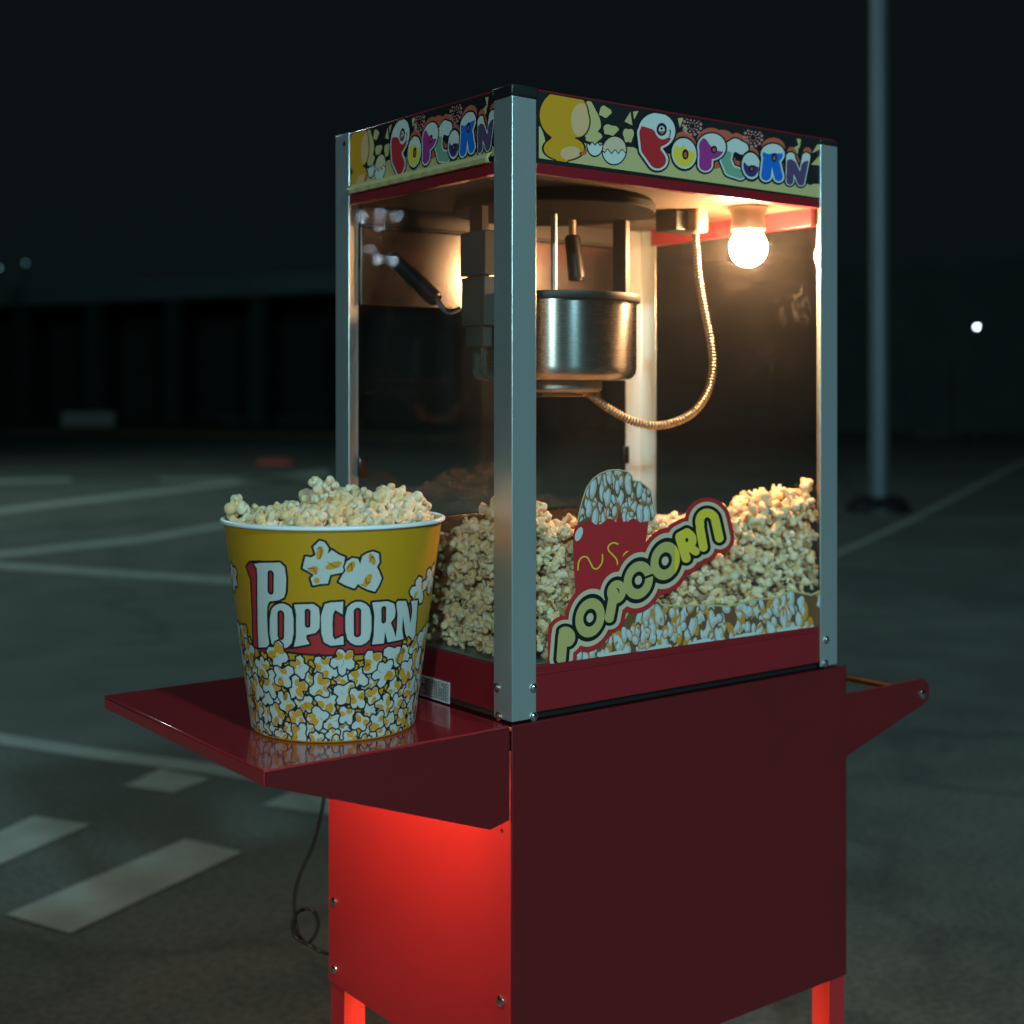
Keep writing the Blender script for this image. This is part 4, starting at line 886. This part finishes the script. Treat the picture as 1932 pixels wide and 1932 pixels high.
KM = [raw_mesh('popcorn_piece', V * .0158, IF, h, b_) for V, h, b_ in KER]
def single(p, r_, sc, label, group):
    k = int(r_.integers(0, len(KM))); o = bpy.data.objects.new('popcorn_piece', KM[k]); col.objects.link(o)
    o.location = p; m3 = Matrix(rotm(r_).tolist()); o.rotation_euler = m3.to_euler(); o.scale = (sc, sc, sc); return tag(o, label, 'popcorn', group)
IV3, IF3 = ico(3)
def low(seed):                                           # lighter copies of the same shapes for the mass of the heap
    global IV
    keep = IV; IV = IV3; r = kernel(seed); IV = keep; return r
KL = [low(100 + k) for k in range(24)]

# heap in the machine
def hz(x, y):
    return (.975 + .050 * math.exp(-((x - .04) ** 2 + (y - .05) ** 2) / .085 ** 2) + .012 * math.exp(-((x - .20) ** 2 + (y - .05) ** 2) / .06 ** 2) + .046 * math.exp(-((x - .57) ** 2 + (y - .06) ** 2) / .13 ** 2) + .012 * math.exp(-((x - .42) ** 2 + (y - .04) ** 2) / .05 ** 2)
            - .03 * y / .4 + .004 * math.sin(x * 60) * math.sin(y * 50 + 1))
rp = np.random.default_rng(5); pts = []; cell = {}
def try_add(p, dmin):
    key = tuple(int(math.floor(c / .02)) for c in p)
    for dx in (-1, 0, 1):
        for dy in (-1, 0, 1):
            for dz_ in (-1, 0, 1):
                for q in cell.get((key[0] + dx, key[1] + dy, key[2] + dz_), ()):
                    if (q[0] - p[0]) ** 2 + (q[1] - p[1]) ** 2 + (q[2] - p[2]) ** 2 < dmin * dmin: return False
    cell.setdefault(key, []).append(p); pts.append(p); return True
x0_, x1_, y0_, y1_, zf = 0.0215, R - .0215, .0215, L - .024, ZW0 + .0105
for _ in range(60000):
    m = rp.random()
    if m < .30: x, y = rp.uniform(x0_, x1_), y0_ + rp.uniform(0, .004)
    elif m < .46: x, y = x0_ + rp.uniform(0, .004), rp.uniform(y0_, y1_)
    elif m < .54: x, y = rp.uniform(x0_, x1_), y0_ + rp.uniform(.012, .03)
    elif m < .60: x, y = x0_ + rp.uniform(.012, .03), rp.uniform(y0_, y1_)
    else: x, y = rp.uniform(x0_, x1_), rp.uniform(y0_, y1_)
    h = hz(x, y); z = rp.uniform(zf, h) if m < .60 else h - rp.uniform(0, .012) + (rp.random() < .06) * .012
    try_add((x, y, z), .0184)
pts = np.array(pts)
def psc(p):
    return rp.uniform(.76, .90) if min(p[0], R - p[0], p[1], p[2] - ZW0 + .008) < .0275 else rp.uniform(.82, 1.2)
# the pieces nearest the camera behind the two panes are individuals, the rest one heap
nearf = (pts[:, 1] < .0275) | (pts[:, 0] < .0275) | (np.array([hz(x, y) - z for x, y, z in pts]) < .006)
dist = np.linalg.norm(pts - CAMn[None], axis=1) + np.where(nearf, 0, 10)
order = np.argsort(dist); NI = 215
for i in order[:NI]:
    single(pts[i], rp, psc(pts[i]), 'cream popcorn piece in the heap close behind the machine panes', 'popcorn pieces close behind the panes of the machine')
Vs, Fs, Hs, Bs = [], [], [], []; n0 = 0
for i in order[NI:]:
    V, h, b_ = KL[int(rp.integers(0, 24))]; Vs.append((V * .0158 * psc(pts[i])) @ rotm(rp).T + pts[i][None]); Fs.append(IF3 + n0); n0 += len(V); Hs.append(h); Bs.append(b_)
V = np.concatenate(Vs); o = bpy.data.objects.new('popcorn_heap', raw_mesh('popcorn_heap', V, np.concatenate(Fs), np.concatenate(Hs), np.concatenate(Bs))); col.objects.link(o)
tag(o, 'heap of popcorn filling the tray of the lit machine', 'popcorn', kind='stuff')
# body of the heap underneath, so no tray shows through
# popcorn in the bucket: a bed and a heaped top
rq = np.random.default_rng(9); bp_ = []
def bh(x, y):
    rho = math.hypot(x, y); lx = x * RGT.x + y * RGT.y; ly = x * FWD.x + y * FWD.y
    return BH - .007 + .022 * math.exp(-((lx + .008) ** 2 + (ly - .02) ** 2) / .042 ** 2) + .020 * math.exp(-((lx - .065) ** 2 + (ly - .015) ** 2) / .04 ** 2) + .006 * math.exp(-((lx - .02) ** 2 + ly ** 2) / .08 ** 2)
for _ in range(30000):
    a_ = rq.uniform(0, 2 * math.pi); q = (RTp - .013) * math.sqrt(rq.random()); x, y = q * math.cos(a_), q * math.sin(a_); lay = rq.integers(0, 3)
    z = bh(x, y) - (.0, .012, .022)[lay] + rq.uniform(-.003, .003)
    if q > RTp - .02: z = min(z, BH - .004)
    if q > cup_r(z) - .0165: continue
    p = (BC.x + x, BC.y + y, BC.z + z)
    if all((p[0] - w_[0]) ** 2 + (p[1] - w_[1]) ** 2 + (p[2] - w_[2]) ** 2 > .0168 ** 2 for w_ in bp_): bp_.append(p)
bp_ = sorted(bp_, key=lambda p: -(p[2] - BC.z - bh(p[0] - BC.x, p[1] - BC.y)))
for tx_, ty_, dep in ((609, 921, 1.63), (626, 930, 1.61), (608, 934, 1.625), (455, 957, 1.60), (783, 945, 1.62), (760, 938, 1.63), (742, 943, 1.62), (735, 932, 1.635)): bp_.insert(0, tuple(at_depth(tx_, ty_, dep)))
for p in bp_[:85]: single(p, rq, rq.uniform(.85, 1.12), 'popcorn piece heaped inside the rim of the yellow bucket', 'popcorn pieces heaped in the bucket')
if bp_[85:]:
    Vs, Fs, Hs, Bs = [], [], [], []; n0 = 0
    for p in bp_[85:]:
        V, h, b_ = KL[int(rq.integers(0, 24))]; Vs.append((V * .0158) @ rotm(rq).T + np.array(p)[None]); Fs.append(IF3 + n0); n0 += len(V); Hs.append(h); Bs.append(b_)
    o = bpy.data.objects.new('popcorn_filling', raw_mesh('popcorn_filling', np.concatenate(Vs), np.concatenate(Fs), np.concatenate(Hs), np.concatenate(Bs))); col.objects.link(o)
    tag(o, 'popcorn filling deeper inside the yellow bucket', 'popcorn', kind='stuff')
print('popcorn', len(pts), len(bp_))
hm = bpy.data.materials.new('bulb_glow_haze'); hm.use_nodes = True; t = hm.node_tree; t.nodes.clear(); ho = t.nodes.new("ShaderNodeOutputMaterial"); pv = t.nodes.new("ShaderNodeVolumePrincipled")
pv.inputs["Density"].default_value = .05; pv.inputs["Color"].default_value = (.95, .93, .88, 1); pv.inputs["Anisotropy"].default_value = .7  # thin haze volume added to spread a glow around the bulb
t.links.new(pv.outputs[0], ho.inputs["Volume"])
hz_ = MB().box(.006, R - .006, .006, L - .012, ZW0 + .004, ZC - .0005).build('haze', hm, smooth=False); tag(hz_, 'faint haze added inside the lit machine for a glow round the bulb', 'steam', kind='stuff')
